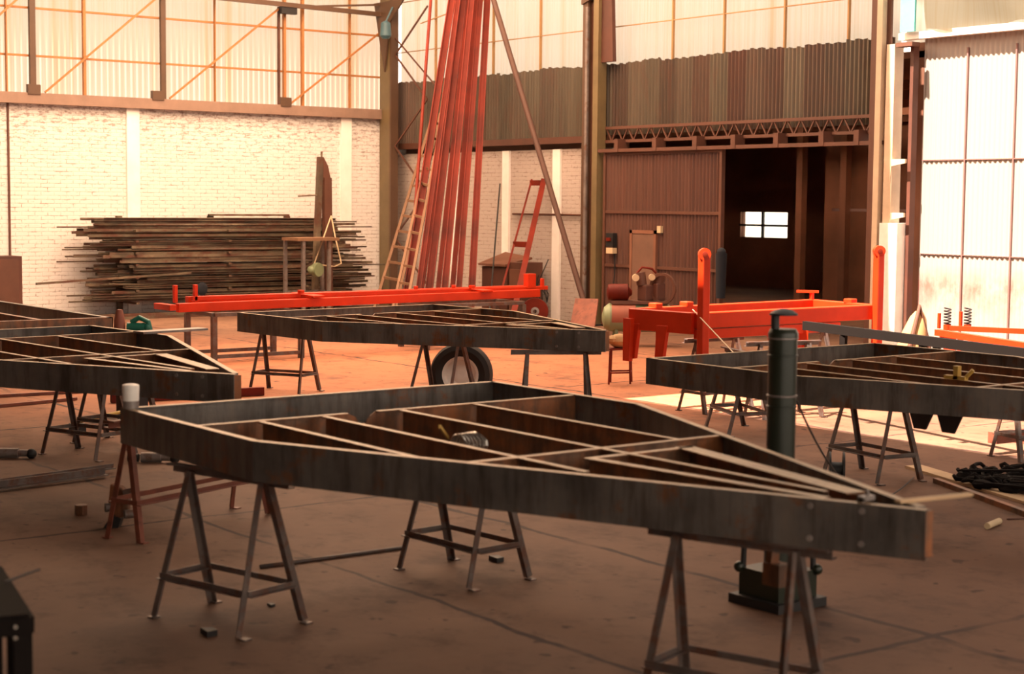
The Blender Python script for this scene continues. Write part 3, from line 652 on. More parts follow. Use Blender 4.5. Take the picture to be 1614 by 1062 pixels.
# chain heap
mb = MB(); random.seed(11)
c0 = P(1565, 760)
for k in range(26):
    p = P(random.uniform(1525, 1650), random.uniform(742, 772), .03); ang = random.uniform(0, 3.1)
    pts = [(p.x+.16*math.cos(a)*math.cos(ang)-.05*math.sin(a)*math.sin(ang), p.y+.16*math.cos(a)*math.sin(ang)+.05*math.sin(a)*math.cos(ang), .03+random.uniform(0, .05)+.02*math.sin(a*2)) for a in [2*math.pi*i/12 for i in range(13)]]
    mb.path(pts, .016, 6)
for k in range(16):
    p = P(random.uniform(1515, 1600), random.uniform(745, 770), .05); an_ = random.uniform(-.5, .6)+.4
    mb.bar((p.x, p.y, random.uniform(.04, .10)), (p.x+.55*math.cos(an_), p.y+.55*math.sin(an_), random.uniform(.04, .12)), .03, .02)
for px, py in ((1522, 752), (1548, 765), (1590, 772)):
    p = P(px, py, .04); mb.sphere((p.x, p.y, .045), .075, 8, (1.3, .8, .6))
o = build('chain_heap', mb, 'brown_dark'); tag(o, 'tangled heap of black chain and rods on the floor at the right edge', 'chain'); o['kind'] = 'stuff'
q = P(1590, 690); tag(build('steel_offcut', MB().bar(P(1564, 690, .15), P(1625, 684, .15), .10, .10), 'red_oxide'), 'rust-red steel box offcut in the sunlight under the right-hand chassis', 'offcut')
tag(build('offcut_block', MB().box((P(1605, 700).x-.1, P(1605, 700).y+.05, 0), (P(1605, 700).x+.3, P(1605, 700).y+.30, .10)), 'red_oxide'), 'low rust-red block under the box offcut at the right edge', 'block')
# gearbox scrap by red trestle
q = P(186, 832)
t = thing('scrap_casting', 'rusty machine casting standing on the floor beside the red-oxide trestle', 'scrap', (q.x, q.y, 0))
rn = r0
def L(a, z, dpt=0): return (rn.x*a+f0.x*dpt, rn.y*a+f0.y*dpt, z)
build('casting_body', MB().slab([L(-.02, .06), L(.06, .08), L(.07, .2), L(.03, .27), L(-.05, .30), L(-.06, .22), L(-.07, .13)], .09, (f0.x, f0.y, 0)), 'brown_steel', t, bevel=.012)
build('casting_foot', MB().slab([L(-.10, 0), L(.0, 0), L(.02, .06), L(-.03, .10)], .1, (f0.x, f0.y, 0)), 'black', t)
build('casting_hub', MB().tube(L(-.08, .14, -.02), L(-.04, .14, .0), .03).tube(L(.05, .10, -.03), L(.11, .10, 0), .03).tube(L(.04, .24, 0), L(.11, .26, 0), .02), 'grey_steel', t)
q = P(128, 811); tag(build('steel_nut', MB().lathe([(.045, 0), (.045, .07), (.02, .072)], (q.x, q.y, 0), n=6), 'brown_steel'), 'small rusty steel nut standing alone on the floor at the left', 'nut')
def toolbits(px, py, lab):
    q = P(px, py); t = thing('angle_grinder', lab, 'tool', (q.x, q.y, 0))
    build('motor_body', MB().tube(L(-.13, .045), L(.04, .045), .042).tube(L(.04, .045), L(.12, .045), .03), 'grey_steel', t)
    build('grinder_head', MB().sphere(L(.15, .04), .045), 'black', t)
    build('handle', MB().tube(L(-.15, .04), L(-.24, .04), .035), 'black', t)
toolbits(22, 722, 'grey and black power tool lying on the floor at the left edge')
toolbits(247, 729, 'blue-grey power tool lying on the floor behind the red-oxide trestle')
for px, py, lab in ((783, 884, 'small dark steel scrap beside the middle trestle of the foreground chassis'), (330, 1000, 'dark scrap of steel at the foot of the near left trestle'), (428, 955, 'tiny scrap on the floor between the feet of the near left trestle')):
    q = P(px, py); s_ = .05 if px != 428 else .025
    tag(build('scrap_piece', MB().slab([(q.x-s_, q.y-s_*.5, 0), (q.x+s_, q.y-s_*.7, 0), (q.x+s_*.8, q.y+s_*.5, 0), (q.x-s_*.6, q.y+s_*.6, 0)], s_*.6, (0, 0, 1)), 'black'), lab, 'scrap')
a, b_ = P(175, 628, .05), P(415, 616, .05); tag(build('red_bar', MB().bar(a, b_, .07, .09), 'dull_red'), 'long red steel bar on the floor behind the left chassis', 'bar')
for k, (a, b_) in enumerate((((-30, 625), (215, 612)), ((-30, 642), (120, 628)), ((-20, 600), (180, 602)))):
    tag(build('red_flat', MB().bar(P(*a, .02), P(*b_, .02), .05, .03), 'red_oxide'), ['thin red-brown flat bar on the floor beneath the left chassis, middle one', 'thin red-brown flat bar on the floor beneath the left chassis, nearest one', 'thin red-brown flat bar on the floor beneath the left chassis, farthest one'][k], 'bar')
a, b_ = P(122, 664, .12), P(196, 648, .12); tag(build('yellow_bar', MB().tube(a, b_, .018), 'yellow'), 'yellow tube lying behind the trestle of the left chassis', 'tube')
tag(build('support_block', MB().box((a.x-.06, a.y-.06, 0), (a.x+.06, a.y+.06, .102)), 'black'), 'dark block carrying the left end of the yellow tube', 'block')
tag(build('support_block', MB().box((b_.x-.05, b_.y-.05, 0), (b_.x+.05, b_.y+.05, .102)), 'black'), 'dark block carrying the right end of the yellow tube', 'block')
# near-left table
t = thing('steel_table', 'dark steel table with bolted legs cut by the lower left corner of the picture', 'table', (-6.25, 2.0, 0))
cnr = P(45, 968, .70); bck = P(5, 905, .70)
dX = (bck-cnr); dX.z = 0; dX.normalize(); dY = Vector((dX.y, -dX.x, 0)); dY = dY if dY.dot(r0) < 0 else -dY
def T(a, b, z): return cnr+dX*a+dY*b+Vector((0, 0, z-cnr.z))
build('table_top', MB().slab([T(0, 0, .69), T(.9, 0, .69), T(.9, 1.2, .69), T(0, 1.2, .69)], .012, (0, 0, 1)), 'brown_dark', t, world=True)
build('apron', MB().bar(T(.0, .0, .66), T(.0, 1.2, .66), .04, .06).bar(T(0, 0, .66), T(.9, 0, .66), .04, .06), 'brown_dark', t, world=True)
for a, b in ((.02, .03), (.88, .03), (.02, 1.17), (.88, 1.17)): build('leg', MB().bar(T(a, b, .69), T(a, b, 0), .07, .07), 'brown_dark', t, world=True)
mb = MB()
for z in (.665, .625): 
    p = T(0, .05, z); mb.tube(p, p-dX*.03, .008)
build('bolt', mb, 'chrome', t, world=True)
a, b_ = P(8, 917, .715), P(62, 897, .72); tag(build('thin_rod', MB().tube(a, b_, .005), 'black'), 'thin rod sticking out over the edge of the dark steel table', 'rod')
# ------------------------------------------------------------------ spare wheel
q = P(727, 639)
t = thing('spare_wheel', 'black tyre on a white rim leaning upright behind the middle of the foreground chassis', 'wheel', (q.x, q.y, 0))
ax = (-f0.x*1.0-r0.x*.12, -f0.y-r0.y*.12, 0)
Rw = .342
build('tyre', MB().lathe([(.19, -.08), (.27, -.105), (.32, -.085), (Rw, -.03), (Rw, .03), (.32, .085), (.27, .105), (.19, .08), (.19, -.08)], (0, 0, Rw), ax, 40, False), 'rubber', t)
build('rim', MB().lathe([(.192, .07), (.20, .085), (.17, .075), (.155, .03), (.10, .02), (.07, .04), (.03, .04), (.001, .035)], (0, 0, Rw), ax, 32, False), 'white_paint', t)
# ------------------------------------------------------------------ red boom on its stand
t = thing('red_boom', 'long orange-red boom frame lying on a stand in front of the leaning red beams', 'boom', (-20.6, 13.2, 0))
xb = -20.6; z0 = .80
y0_ = 9.75; y1_ = 16.35
def R(name, p0, p1, w, h, mat='orange_red'): build(name, MB().bar(p0, p1, w, h), mat, t, world=True, bevel=.006)
R('boom_beam', (xb+.16, y0_+.1, z0-.06), (xb+.16, y1_-.3, z0-.02), .10, .12); R('boom_beam', (xb-.16, y0_+.4, z0+.02), (xb-.16, y1_-.2, z0+.04), .10, .10)
R('boom_pipe', (xb, y0_+.4, z0+.05), (xb, y1_, z0+.05), .06, .06)
R('boom_end', (xb-.25, y0_, z0-.05), (xb+.25, y0_, z0-.05), .10, .08)
for y in (y0_+.15, y0_+.45): R('lug', (xb, y, z0), (xb, y, z0+.24), .06, .05)
for y in (11.9, 14.9): 
    R('cross_plate', (xb-.2, y, z0+.07), (xb+.26, y+.1, z0+.04), .22, .03)
    build('pin', MB().tube((xb+.1, y-.1, z0+.08), (xb+.1, y-.1, z0+.13), .05), 'orange_red', t, world=True)
R('end_bracket', (xb, y1_-.35, z0+.05), (xb, y1_-.35, z0+.28), .12, .16); R('end_bracket', (xb, y1_-.1, z0+.05), (xb, y1_-.1, z0+.2), .05, .05)
for y in (13.9, 14.6): R('bolt_head', (xb-.1, y, z0+.08), (xb-.1, y, z0+.13), .05, .05)
# stand: low steel bench frames
def bench(label, x0, x1, y0, y1, z, mat='trestle_steel', w=.07):
    b = thing('bench_frame', label, 'bench', ((x0+x1)/2, (y0+y1)/2, 0))
    for x in (x0, x1):
        for y in (y0, y1): build('leg', MB().box((x-w/2, y-w/2, 0), (x+w/2, y+w/2, z-.05)), mat, b, world=True)
        build('rail', MB().bar((x, y0, z-.025), (x, y1, z-.025), w, .05).bar((x, y0, .08), (x, y1, .08), w*.7, .05), mat, b, world=True)
    for y in (y0, y1): build('cross_rail', MB().bar((x0, y, z-.025), (x1, y, z-.025), w, .05), mat, b, world=True)
    return b
bench('dark steel bench frame under the left end of the red boom', -20.95, -20.15, 10.25, 11.6, .675)
bench('dark steel bench frame under the right half of the red boom', -20.95, -20.25, 13.8, 15.6, .675)
# ------------------------------------------------------------------ bar rack on the left wall
t = thing('pipe_rack', 'steel rack of posts and arms carrying long bars against the white brick wall', 'rack', (-29.5, 15, 0))
t_rack = t; py_ = (13.1, 15.03, 16.75)
tiers = [.28, .52, .76, 1.0, 1.22, 1.44, 1.64]
for y in py_:
    build('post', MB().box((-29.72, y-.05, 0), (-29.62, y+.05, 1.88)), 'bar_steel', t, world=True)
    for z in tiers: build('arm', MB().box((-29.68, y-.03, z-.05), (-28.84, y+.03, z-.012)), 'bar_steel', t, world=True)
proto = {}
random.seed(21)
TL = ['bottom', 'second lowest', 'third lowest', 'middle', 'third highest', 'second highest', 'top']
def bar_proto(kind):
    mb = MB(); s_ = .026
    if kind == 0: mb.tube((0, -2.6, 0), (0, 2.6, 0), .026, 10)
    elif kind == 1: mb.angle((0, -2.7, -.025), (0, 2.7, -.025), .05, .007)
    elif kind == 2: mb.bar((0, -2.4, 0), (0, 2.4, 0), .05, .05)
    elif kind == 3: mb.tube((0, -2.9, 0), (0, 2.9, 0), .014, 8)
    else: mb.channel((0, -2.5, .025), (0, 2.5, .025), .05, .05, .006)
    return mb
for k, z in enumerate(tiers):
    for r_ in range(4):
        for j in range(5):
            kind = random.choice((0, 1, 2, 3, 4)); x = -29.52+.145*j+random.uniform(-.02, .02)
            zz = z+.016+.055*r_ + (0 if kind != 3 else -.01); zz = z + .018 + .051*r_
            y = 15.1+random.uniform(-.45, .5)+(.25 if k in (1, 2) else 0); ry = random.uniform(-.004, .004)
            if k == 6 and r_ > 0 and j % 2: continue
            lab = 'long rusty steel bar in the %s tier of the wall rack' % TL[k]
            grp = 'steel bars in the %s tier of the rack' % TL[k]
            if kind not in proto:
                o = build('steel_bar', bar_proto(kind), 'bar_steel', origin=(0, 0, 0)); proto[kind] = o
            else:
                o = proto[kind].copy(); COL.objects.link(o)
            o.location = (x, y, zz+.012); o.rotation_euler = (0, 0, random.uniform(-.012, .012)); tag(o, lab, 'bar', grp)
tag(build('loose_bar', MB().bar((-28.87, 11.15, .66), (-28.87, 14.2, .80), .05, .04), 'bar_steel'), 'loose dark bar sticking out left of the rack towards the wall', 'bar')
build('top_rail', MB().bar((-29.66, 14.98, 1.90), (-29.66, 16.80, 1.90), .03, .04).box((-29.70, 14.98, 1.86), (-29.62, 15.08, 1.91)), 'bar_steel', t_rack, world=True)
for k, (y, z, ln) in enumerate(((13.0, .077, 1.6), (13.3, .025, 2.0))):
    tag(build('short_bar', MB().bar((-28.3+.01*k, y-.9, z), (-28.3+.01*k, y+ln, z), .06, .05), 'bar_steel'), ['short bar on the floor under the left end of the rack, upper', 'short bar on the floor under the left end of the rack, lower'][k], 'bar')
q = PX(318, 455, -28.7); tag(build('valve_wheel', MB().lathe([(.10, -.02), (.13, 0), (.10, .02), (.03, .02)], (-28.68, q.y, q.z), (1, .2, 0), 16).bar((-28.68, q.y, 0), (-28.68, q.y, q.z), .03), 'dark_blue'), 'round dark blue handwheel on a stem in front of the rack', 'handwheel')
# tall leaning steel blades, frame stand with green tackle
t = thing('steel_a_frame', 'tall narrow pair of brown steel plates meeting in a point before the brick wall', 'frame', (-27.6, 16.5, 0))
pt = PX(507, 243, -27.6); l0 = PX(497, 462, -27.6); r_0 = PX(522, 462, -27.3)
build('plate', MB().bar((-27.62, l0.y-.02, 0), (-27.62, pt.y-.02, pt.z-.05), .10, .10, (1, 0, 0)), 'bar_steel', t, world=True)
mb = MB().bar((-27.5, r_0.y+.05, 0), (-27.58, pt.y+.10, pt.z-.45), .16, .12, (1, 0, 0)); mb.slab([(-27.66, pt.y+.01, pt.z-.5), (-27.66, pt.y+.19, pt.z-.5), (-27.66, pt.y+.12, pt.z-.22), (-27.66, pt.y+.02, pt.z-.05)], .1, (1, 0, 0))
build('plate', mb, 'brown_paint', t, world=True)
build('pointed_rod', MB().tube((-27.6, pt.y, pt.z-.3), (-27.6, pt.y, pt.z+.05), .02), 'bar_steel', t, world=True)
q = PX(470, 309, -27.6); build('cross_rod', MB().tube((-27.6, q.y, q.z), (-27.6, pt.y+.1, q.z+.03), .015), 'bar_steel', t, world=True)
t = thing('frame_stand', 'open grey steel stand with a rusty top shelf in front of the bar rack', 'stand', (-27.2, 16.0, 0))
ya, yb = PX(458, 380, -27.2).y, PX(520, 380, -27.2).y; zt = PX(480, 379, -27.2).z
for x, y in ((-27.4, ya), (-27.4, yb-.05), (-26.9, ya+.1), (-26.9, yb-.2)): build('leg', MB().box((x-.03, y-.03, 0), (x+.03, y+.03, zt)), 'grey_steel', t, world=True)
build('shelf', MB().box((-27.45, ya-.05, zt), (-26.85, yb, zt+.06)), 'wood', t, world=True)
build('lower_rail', MB().box((-27.42, ya, .45), (-27.38, yb, .5)).box((-26.92, ya, .45), (-26.88, yb, .5)), 'grey_steel', t, world=True)
q = PX(500, 425, -27.0)
t = thing('rope_tackle', 'green pulley tackle with rope hanging on the tall steel plates', 'pulley', (-27.0, q.y, q.z-.1))
build('pulley_block', MB().lathe([(.13, -.05), (.14, 0), (.13, .05), (.04, .05)], (-27.0, q.y, q.z), (1, .3, 0), 16).sphere((-27.0, q.y-.13, q.z), .08), 'mint_dark' if 'mint_dark' in MATS else 'tank_green', t, world=True)
q2 = PX(522, 340, -27.3); q3 = PX(538, 415, -27.0); q4 = PX(492, 425, -27.0)
build('rope', MB().path([q2, q2.lerp(q3, .5)+Vector((0, -.01, 0)), q3, (q3.x, q3.y-.15, q3.z-.06), (q.x, q.y, q.z+.1)], .014, 6).path([q2, q4], .012, 6), 'cream', t, world=True)
# ------------------------------------------------------------------ leaning red beams, ladder, poles
def lean(px0, d0, px1, py1, Y1, w, h, mat, name, label, cat, z1ext=0, prof='I', group=None, py0=None):
    """beam whose foot is on the floor on the line through px0 at ground depth row d0, leaning to a point on the plane Y1"""
    a = P(px0, d0, .02); b = PY(px1, py1, Y1); b = a+(b-a)*(1+z1ext)
    if b.z > 7.9: b = a+(b-a)*((7.9-a.z)/(b.z-a.z))
    mb = MB(); upv = (-f0.x, -f0.y, .2)
    if prof == 'I':
        t_ = h*.16
        mb.sweep(a, b, [(-w/2, -h/2), (w/2, -h/2), (w/2, -h/2+t_), (.008, -h/2+t_), (.008, h/2-t_), (w/2, h/2-t_), (w/2, h/2), (-w/2, h/2), (-w/2, h/2-t_), (-.008, h/2-t_), (-.008, -h/2+t_), (-w/2, -h/2+t_)], upv)
    elif prof == 'U':
        t_ = w*.14; g_ = -h/2+h*.25
        mb.sweep(a, b, [(-w/2, -h/2), (w/2, -h/2), (w/2, h/2), (w/2-t_, h/2), (w/2-t_, g_), (-w/2+t_, g_), (-w/2+t_, h/2), (-w/2, h/2)], upv)
    elif prof == 'O': mb.tube(a, b, w/2, 12)
    else: mb.bar(a, b, w, h, upv)
    return tag(build(name, mb, mat, origin=a), label, cat, group)
RB = [(640, 524, 679, 0, 17.9, .06, .06, 'O', 'thin red pole leaning just left of the red beams'),
      (632, 524, 712, 0, 18.0, .13, .11, 'U', 'first wide red beam of the leaning bundle, nearest to the ladders'),
      (650, 528, 722, 0, 17.7, .09, .09, 'U', 'second red beam of the leaning bundle counted from the ladders'),
      (668, 526, 730, 0, 18.3, .13, .11, 'U', 'third red beam of the leaning bundle counted from the ladders'),
      (684, 518, 738, 0, 18.9, .08, .08, 'B', 'narrow red bar set back between the third and fourth beams of the bundle'),
      (694, 527, 743, 0, 18.0, .11, .10, 'U', 'fourth red beam of the leaning bundle counted from the ladders'),
      (708, 518, 751, 0, 18.9, .09, .09, 'B', 'narrow red bar set back between the fourth and fifth beams of the bundle'),
      (718, 526, 757, 0, 18.3, .10, .10, 'U', 'fifth red beam of the leaning bundle, second from its right end'),
      (740, 524, 768, 0, 18.5, .12, .11, 'U', 'rightmost red beam of the leaning bundle, standing steepest'),
      (655, 514, 726, 0, 19.1, .12, .06, 'B', 'flat red bar at the back of the leaning bundle')]
for k, (p0, y0, p1, y1, Y1, w, h, pr, lab) in enumerate(RB):
    lean(p0, y0, p1, y1, Y1, w, h, 'dull_red', 'red_beam' if pr != 'O' else 'red_pole', lab, 'beam' if pr != 'O' else 'pole', .25, pr)
def ladder(label, pl, pr, tl, tr_, Y1, mat, n=12, w=.05, name='wooden_ladder', cat='ladder'):
    a = P(*pl, .0); b = P(*pr, .0); c = PY(*tl, Y1); d = PY(*tr_, Y1)
    t = thing(name, label, cat, (a+b)/2)
    for p, q in ((a, c), (b, d)): build('stile', MB().bar(p, q, w, w*1.6, (-f0.x, -f0.y, .2)), mat, t, world=True)
    for k in range(1, n): build('rung', MB().bar(a.lerp(c, k/n), b.lerp(d, k/n), w*.55, w*.9), mat, t, world=True)
    return t
ladder('long wooden ladder leaning against the corner column, left of the two', (582, 512), (616, 520), (684, 176), (694, 180), 17.7, 'wood', 14, .05)
ladder('long wooden ladder leaning just right of the other one, against the red beams', (610, 528), (632, 532), (690, 168), (699, 174), 17.2, 'pale_wood' if False else 'wood', 14, .045)
lean(934, 521, 778, 0, 18.2, .10, .10, 'pole_brown', 'leaning_pole', 'long dark brown pole leaning left with its foot beside the brown column', 'pole', .1, 'O')
a = PY(788, 290, 19.4); tag(build('thin_bar', MB().tube(P(769, 522, .0), a, .015), 'black'), 'thin black rod leaning on the brick wall right of the red beams', 'rod')
# short red ladder-like frame
a, b_, c_, d_ = P(774, 518), P(803, 522), PY(838, 284, 19.3), PY(857, 284, 19.3)
t = thing('red_ladder_frame', 'short orange-red ladder-shaped frame leaning on the white brick wall', 'frame', (a+b_)/2)
build('side_rail', MB().bar(a, c_, .035, .06, (-f0.x, -f0.y, .2)), 'dull_red', t, world=True); build('side_rail', MB().bar(b_, d_, .10, .08, (-f0.x, -f0.y, .2)), 'dull_red', t, world=True)
for k, hh in ((.98, .10), (.55, .10), (.2, .08)): build('cross_plate', MB().bar(a.lerp(c_, k), b_.lerp(d_, k), .06, hh), 'dull_red', t, world=True)
# rusty cabinet, disc, plate
q = P(775, 506)
t = thing('rusty_cabinet', 'low brown steel cabinet standing behind the right end of the red boom', 'cabinet', (-25.0, 18.55, 0))
build('body', MB().box((-25.65, 18.75, 0), (-24.85, 19.3, .98)), 'rusty_door', t, world=True, bevel=.01)
build('side_box', MB().box((-24.83, 18.8, 0), (-24.45, 19.3, 1.08)), 'brown_paint', t, world=True, bevel=.01)
build('lid', MB().slab([(-25.7, 18.7, .99), (-24.84, 18.7, .99), (-24.84, 19.35, 1.12), (-25.7, 19.35, 1.2)], .04, (0, 0, 1)), 'dark_annex', t, world=True)
build('door', MB().box((-24.80, 18.77, .1), (-24.50, 18.8, .95)), 'dark_annex', t, world=True)
q = P(843, 512); t = thing('red_disc', 'round red steel disc with a hole standing below the end of the red boom', 'disc', (q.x, q.y, 0))
build('disc_plate', MB().lathe([(.07, -.03), (.235, -.03), (.245, 0), (.235, .03), (.07, .03), (.07, -.03)], (0, 0, .245), (-f0.x, -f0.y, .1), 36, False), 'dull_red', t)
build('hub', MB().lathe([(.035, -.04), (.075, -.035), (.075, .035), (.035, .04)], (0, 0, .245), (-f0.x, -f0.y, .1), 20, False), 'grey_steel', t)
a, b_ = P(897, 526), P(936, 531); c_ = PY(944, 472, 18.0); d_ = PY(908, 471, 18.0)
tag(build('steel_plate', MB().slab([a, b_, c_, d_], .02), 'red_oxide'), 'rust-brown steel plate leaning at the foot of the brown column', 'plate')
q = P(842, 470+40)
t = thing('wire_bundle', 'tangle of thin wires and a hose above the end of the red boom', 'wire', P(850, 506))
z = 0
w0 = P(850, 506); 
for k in range(4):
    s_ = random.uniform(.8, 1.2); pts = [w0+r0*(-.16+.07*k)+Vector((0, 0, .0)), w0+r0*(-.10+.05*k)+Vector((0, 0, .45*s_)), w0+r0*(-.02+.02*k)+Vector((0, 0, .72*s_)), w0+r0*(.08+.03*k)+Vector((0, 0, .55*s_)), w0+r0*(.14)+Vector((0, 0, .35))]
    build('wire', MB().path(pts, .009, 6), 'black', t, world=True)
build('long_wire', MB().tube(w0+r0*-.12+Vector((0, 0, .5)), w0+r0*.08+Vector((0, .1, 1.15)), .01), 'black', t, world=True)
# switch box on brown column
q = PY(960, 378, 19.1)
t = thing('switch_box', 'small red and black electrical switch box on the side of the brown column', 'switch', (q.x, 19.1, q.z-.12))
bb = build('box_body', MB().box((-.09, 0, 0), (.10, .1, .24)), 'black', t); build('switch_handle', MB().box((-.05, -.03, .10), (.05, 0, .16)), 'dull_red', bb)
build('lower_box', MB().box((-.08, 0, -.12), (.10, .1, -.02)), 'cream', t)
build('conduit', MB().path([(0.06, .08, -.12), (.07, .08, -.5), (.0, .08, -.9), (-.02, .08, -1.3)], .012, 6), 'black', t)
# ------------------------------------------------------------------ compressor
q = P(1005, 545)
t = thing('air_compressor', 'air compressor with a pale green tank and red motors standing before the sliding door', 'compressor', (q.x, q.y, 0))
ax = Vector((r0.x, r0.y, 0)); A = lambda a, z, d=0: (ax.x*a+f0.x*d, ax.y*a+f0.y*d, z)
tank = build('tank', MB().lathe([(.05, -.56), (.16, -.53), (.22, -.45), (.22, .45), (.16, .53), (.05, .56)], A(0, .44), ax, 32), 'tank_green', t)
build('tank_band', MB().lathe([(.222, -.42), (.224, -.42), (.224, -.05), (.222, -.05)], A(0, .46, -.004), ax, 32, False), 'terracotta', tank)
for a in (-.35, .35): build('leg', MB().bar(A(a, 0, -.12), A(a, .28, -.1), .05, .05).bar(A(a, 0, .12), A(a, .28, .1), .05, .05), 'tank_green', t)
build('motor', MB().lathe([(.04, -.19), (.12, -.17), (.13, -.1), (.13, .13), (.07, .16), (.04, .2)], A(-.30, .83), ax, 24), 'dull_red', t)
build('deck', MB().bar(A(-.42, .68), A(.45, .68), .3, .05), 'brown_paint', t)
build('pump', MB().bar(A(.12, .70), A(.12, .95), .2, .2).bar(A(.3, .70), A(.3, .98), .16, .18), 'rusty_door', t, bevel=.02)
build('cylinder_head', MB().tube(A(.05, .95), A(.02, 1.14), .08).tube(A(.3, .95), A(.34, 1.12), .08), 'brown_paint', t)
build('air_filter', MB().tube(A(-.05, 1.06, -.1), A(-.05, 1.06, .0), .055).tube(A(.2, 1.07, -.1), A(.2, 1.07, 0), .05), 'cream', t)
build('flywheel', MB().lathe([(.2, -.02), (.24, -.02), (.24, .02), (.2, .02), (.2, -.02)], A(.36, .90, -.16), (f0.x+r0.x*.8, f0.y+r0.y*.8, 0), 28, False), 'brown_paint', t)
build('pipe', MB().path([A(-.05, 1.1), A(.05, 1.22), A(.2, 1.2), A(.3, 1.1)], .018, 8), 'dull_red', t)
q = PY(1163, 430, 19.1); mb = MB().sphere((-19.50, 19.12, 1.42), .09, 12, (1, .7, .8)).tube((-19.50, 19.12, .66), (-19.50, 19.12, 1.40), .075, 12, .095)
tag(build('hanging_overalls', mb, 'dark_blue'), 'dark blue overalls hanging on the edge of the sliding door', 'clothes')
# ------------------------------------------------------------------ red implement frame
zt = 1.10
Lp, Np, Rp, Fp = Vector((-13.05, 11.5, zt)), Vector((-12.2, 11.6, zt)), Vector((-12.2, 14.35, zt)), Vector((-13.25, 14.5, zt))
t = thing('red_implement_frame', 'bright orange-red rectangular implement frame with two upright posts and hanging tines', 'frame', (-12.7, 13, 0))
def G(name, p, q, w, h, dz=0, mat='orange_red'):
    p = Vector(p)+Vector((0, 0, dz)); q = Vector(q)+Vector((0, 0, dz)); build(name, MB().bar(p, q, w, h), mat, t, world=True, bevel=.008)
G('end_beam', Lp, Np, .10, .22, -.11); G('near_beam', Np, Rp, .12, .16, -.08); G('near_beam', Np+Vector((.02, 0, 0)), Rp+Vector((.02, -.6, 0)), .06, .10, -.22)
G('end_beam', Rp, Fp, .10, .14, -.07); G('far_beam', Fp, Lp, .10, .12, -.06)
for k, (px, bt_) in enumerate(((1000, 570), (1045, 556))):
    a = Lp.lerp(Np, .10 if k == 0 else .55); 
    w0 = .17; mb = MB().slab([(a.x-w0/2, a.y-.06, .95), (a.x+w0/2, a.y-.06, .95), (a.x+w0/2-.02, a.y-.06, .85), (a.x+.02, a.y-.06, .58), (a.x-.10, a.y-.06, .56), (a.x-w0/2, a.y-.06, .8)], .05, (0, 1, 0)); build('tine', mb, 'orange_red', t, world=True, bevel=.006)
a = Lp; mb = MB().slab([(a.x-.02, a.y-.10, 1.0), (a.x+.10, a.y-.10, 1.0), (a.x+.08, a.y-.10, .55), (a.x-.02, a.y-.10, .55)], .05, (0, 1, 0)); build('tine', mb, 'orange_red', t, world=True)
for nm, p, zh in (('post', Np+Vector((.09, 0, 0)), 1.69), ('post', Rp+Vector((.02, -.02, 0)), 1.69)):
    mb = MB().bar((p.x+.07, p.y-.03, .62), (p.x+.07, p.y-.03, zh), .085, .10)
    o = build(nm, mb, 'orange_red', t, world=True, bevel=.01)
    build('post_head', MB().lathe([(.02, -.055), (.06, -.055), (.062, .055), (.02, .055)], (p.x+.07, p.y-.03, zh+.01), (-f0.x, -f0.y, 0), 20), 'orange_red', o, world=True)
    build('pin_hub', MB().lathe([(.028, 0), (.028, .02), (.01, .022)], (p.x+.07-f0.x*.055, p.y-.03-f0.y*.055, zh+.01), (-f0.x, -f0.y, 0), 16), 'dull_red', o, world=True)
for k in (.12, .28, .62): 
    q = Fp.lerp(Rp, k) if k == .62 else Lp.lerp(Fp, k)
    build('lug', MB().box((q.x-.06, q.y-.05, zt-.01), (q.x+.06, q.y+.05, zt+.045)), 'orange_red', t, world=True, bevel=.01)
q = Fp; build('latch', MB().bar((q.x-.02, q.y, zt), (q.x-.02, q.y, zt+.1), .04).bar((q.x-.15, q.y-.12, zt+.09), (q.x+.05, q.y+.04, zt+.09), .04, .03), 'orange_red', t, world=True)
for k in (.42, .56):
    q = Np.lerp(Rp, k); mb = MB().slab([(q.x-.08, q.y-.06, .88), (q.x+.06, q.y+.08, .88), (q.x+.04, q.y+.1, .6), (q.x, q.y+.02, .6)], .04, (.7, -.7, 0)); build('tine', mb, 'orange_red', t, world=True)
build('tie_cable', MB().tube(P(1092, 488, 1.12), P(1160, 560, .82), .006), 'cream', t, world=True)
trestle_at(-12.65, 12.35, 90, 'slim trestle under the left end of the red implement frame')
trestle_at(-12.75, 13.85, 90, 'slim trestle under the right end of the red implement frame')
# red stool with pale rag
t = thing('red_stool', 'small red stool with thin legs left of the red implement frame', 'stool', (-15.2, 13.2, 0))
for k, (dx, dy) in enumerate(((-.0, -.16), (.1, .1), (-.18, .02), (-.08, .28))): build('leg', MB().tube((dx, dy, 0), (dx*.9, dy*.9, .42), .012), 'dull_red', t)
build('seat', MB().slab([(-.22, -.12, .42), (.02, -.22, .42), (.16, .12, .42), (-.08, .34, .42)], .02, (0, 0, 1)), 'dull_red', t)
build('ring', MB().path([(0, -.155, .14), (.1, .1, .14), (-.08, .27, .14), (-.18, .02, .14), (0, -.155, .14)], .01, 6), 'dull_red', t)
q = (-15.22, 13.22, .44)
mb = MB().sphere((q[0], q[1], q[2]+.085), .15, 12, (.75, .9, .60)).sphere((q[0]+.05, q[1]+.12, q[2]+.065), .11, 10, (1, .8, .7)).sphere((q[0]-.02, q[1]-.1, q[2]+.1), .08, 10, (1, .9, .7))
tag(build('rag_bundle', mb, 'sack'), 'crumpled pale brown rag bundle on the red stool', 'rag')
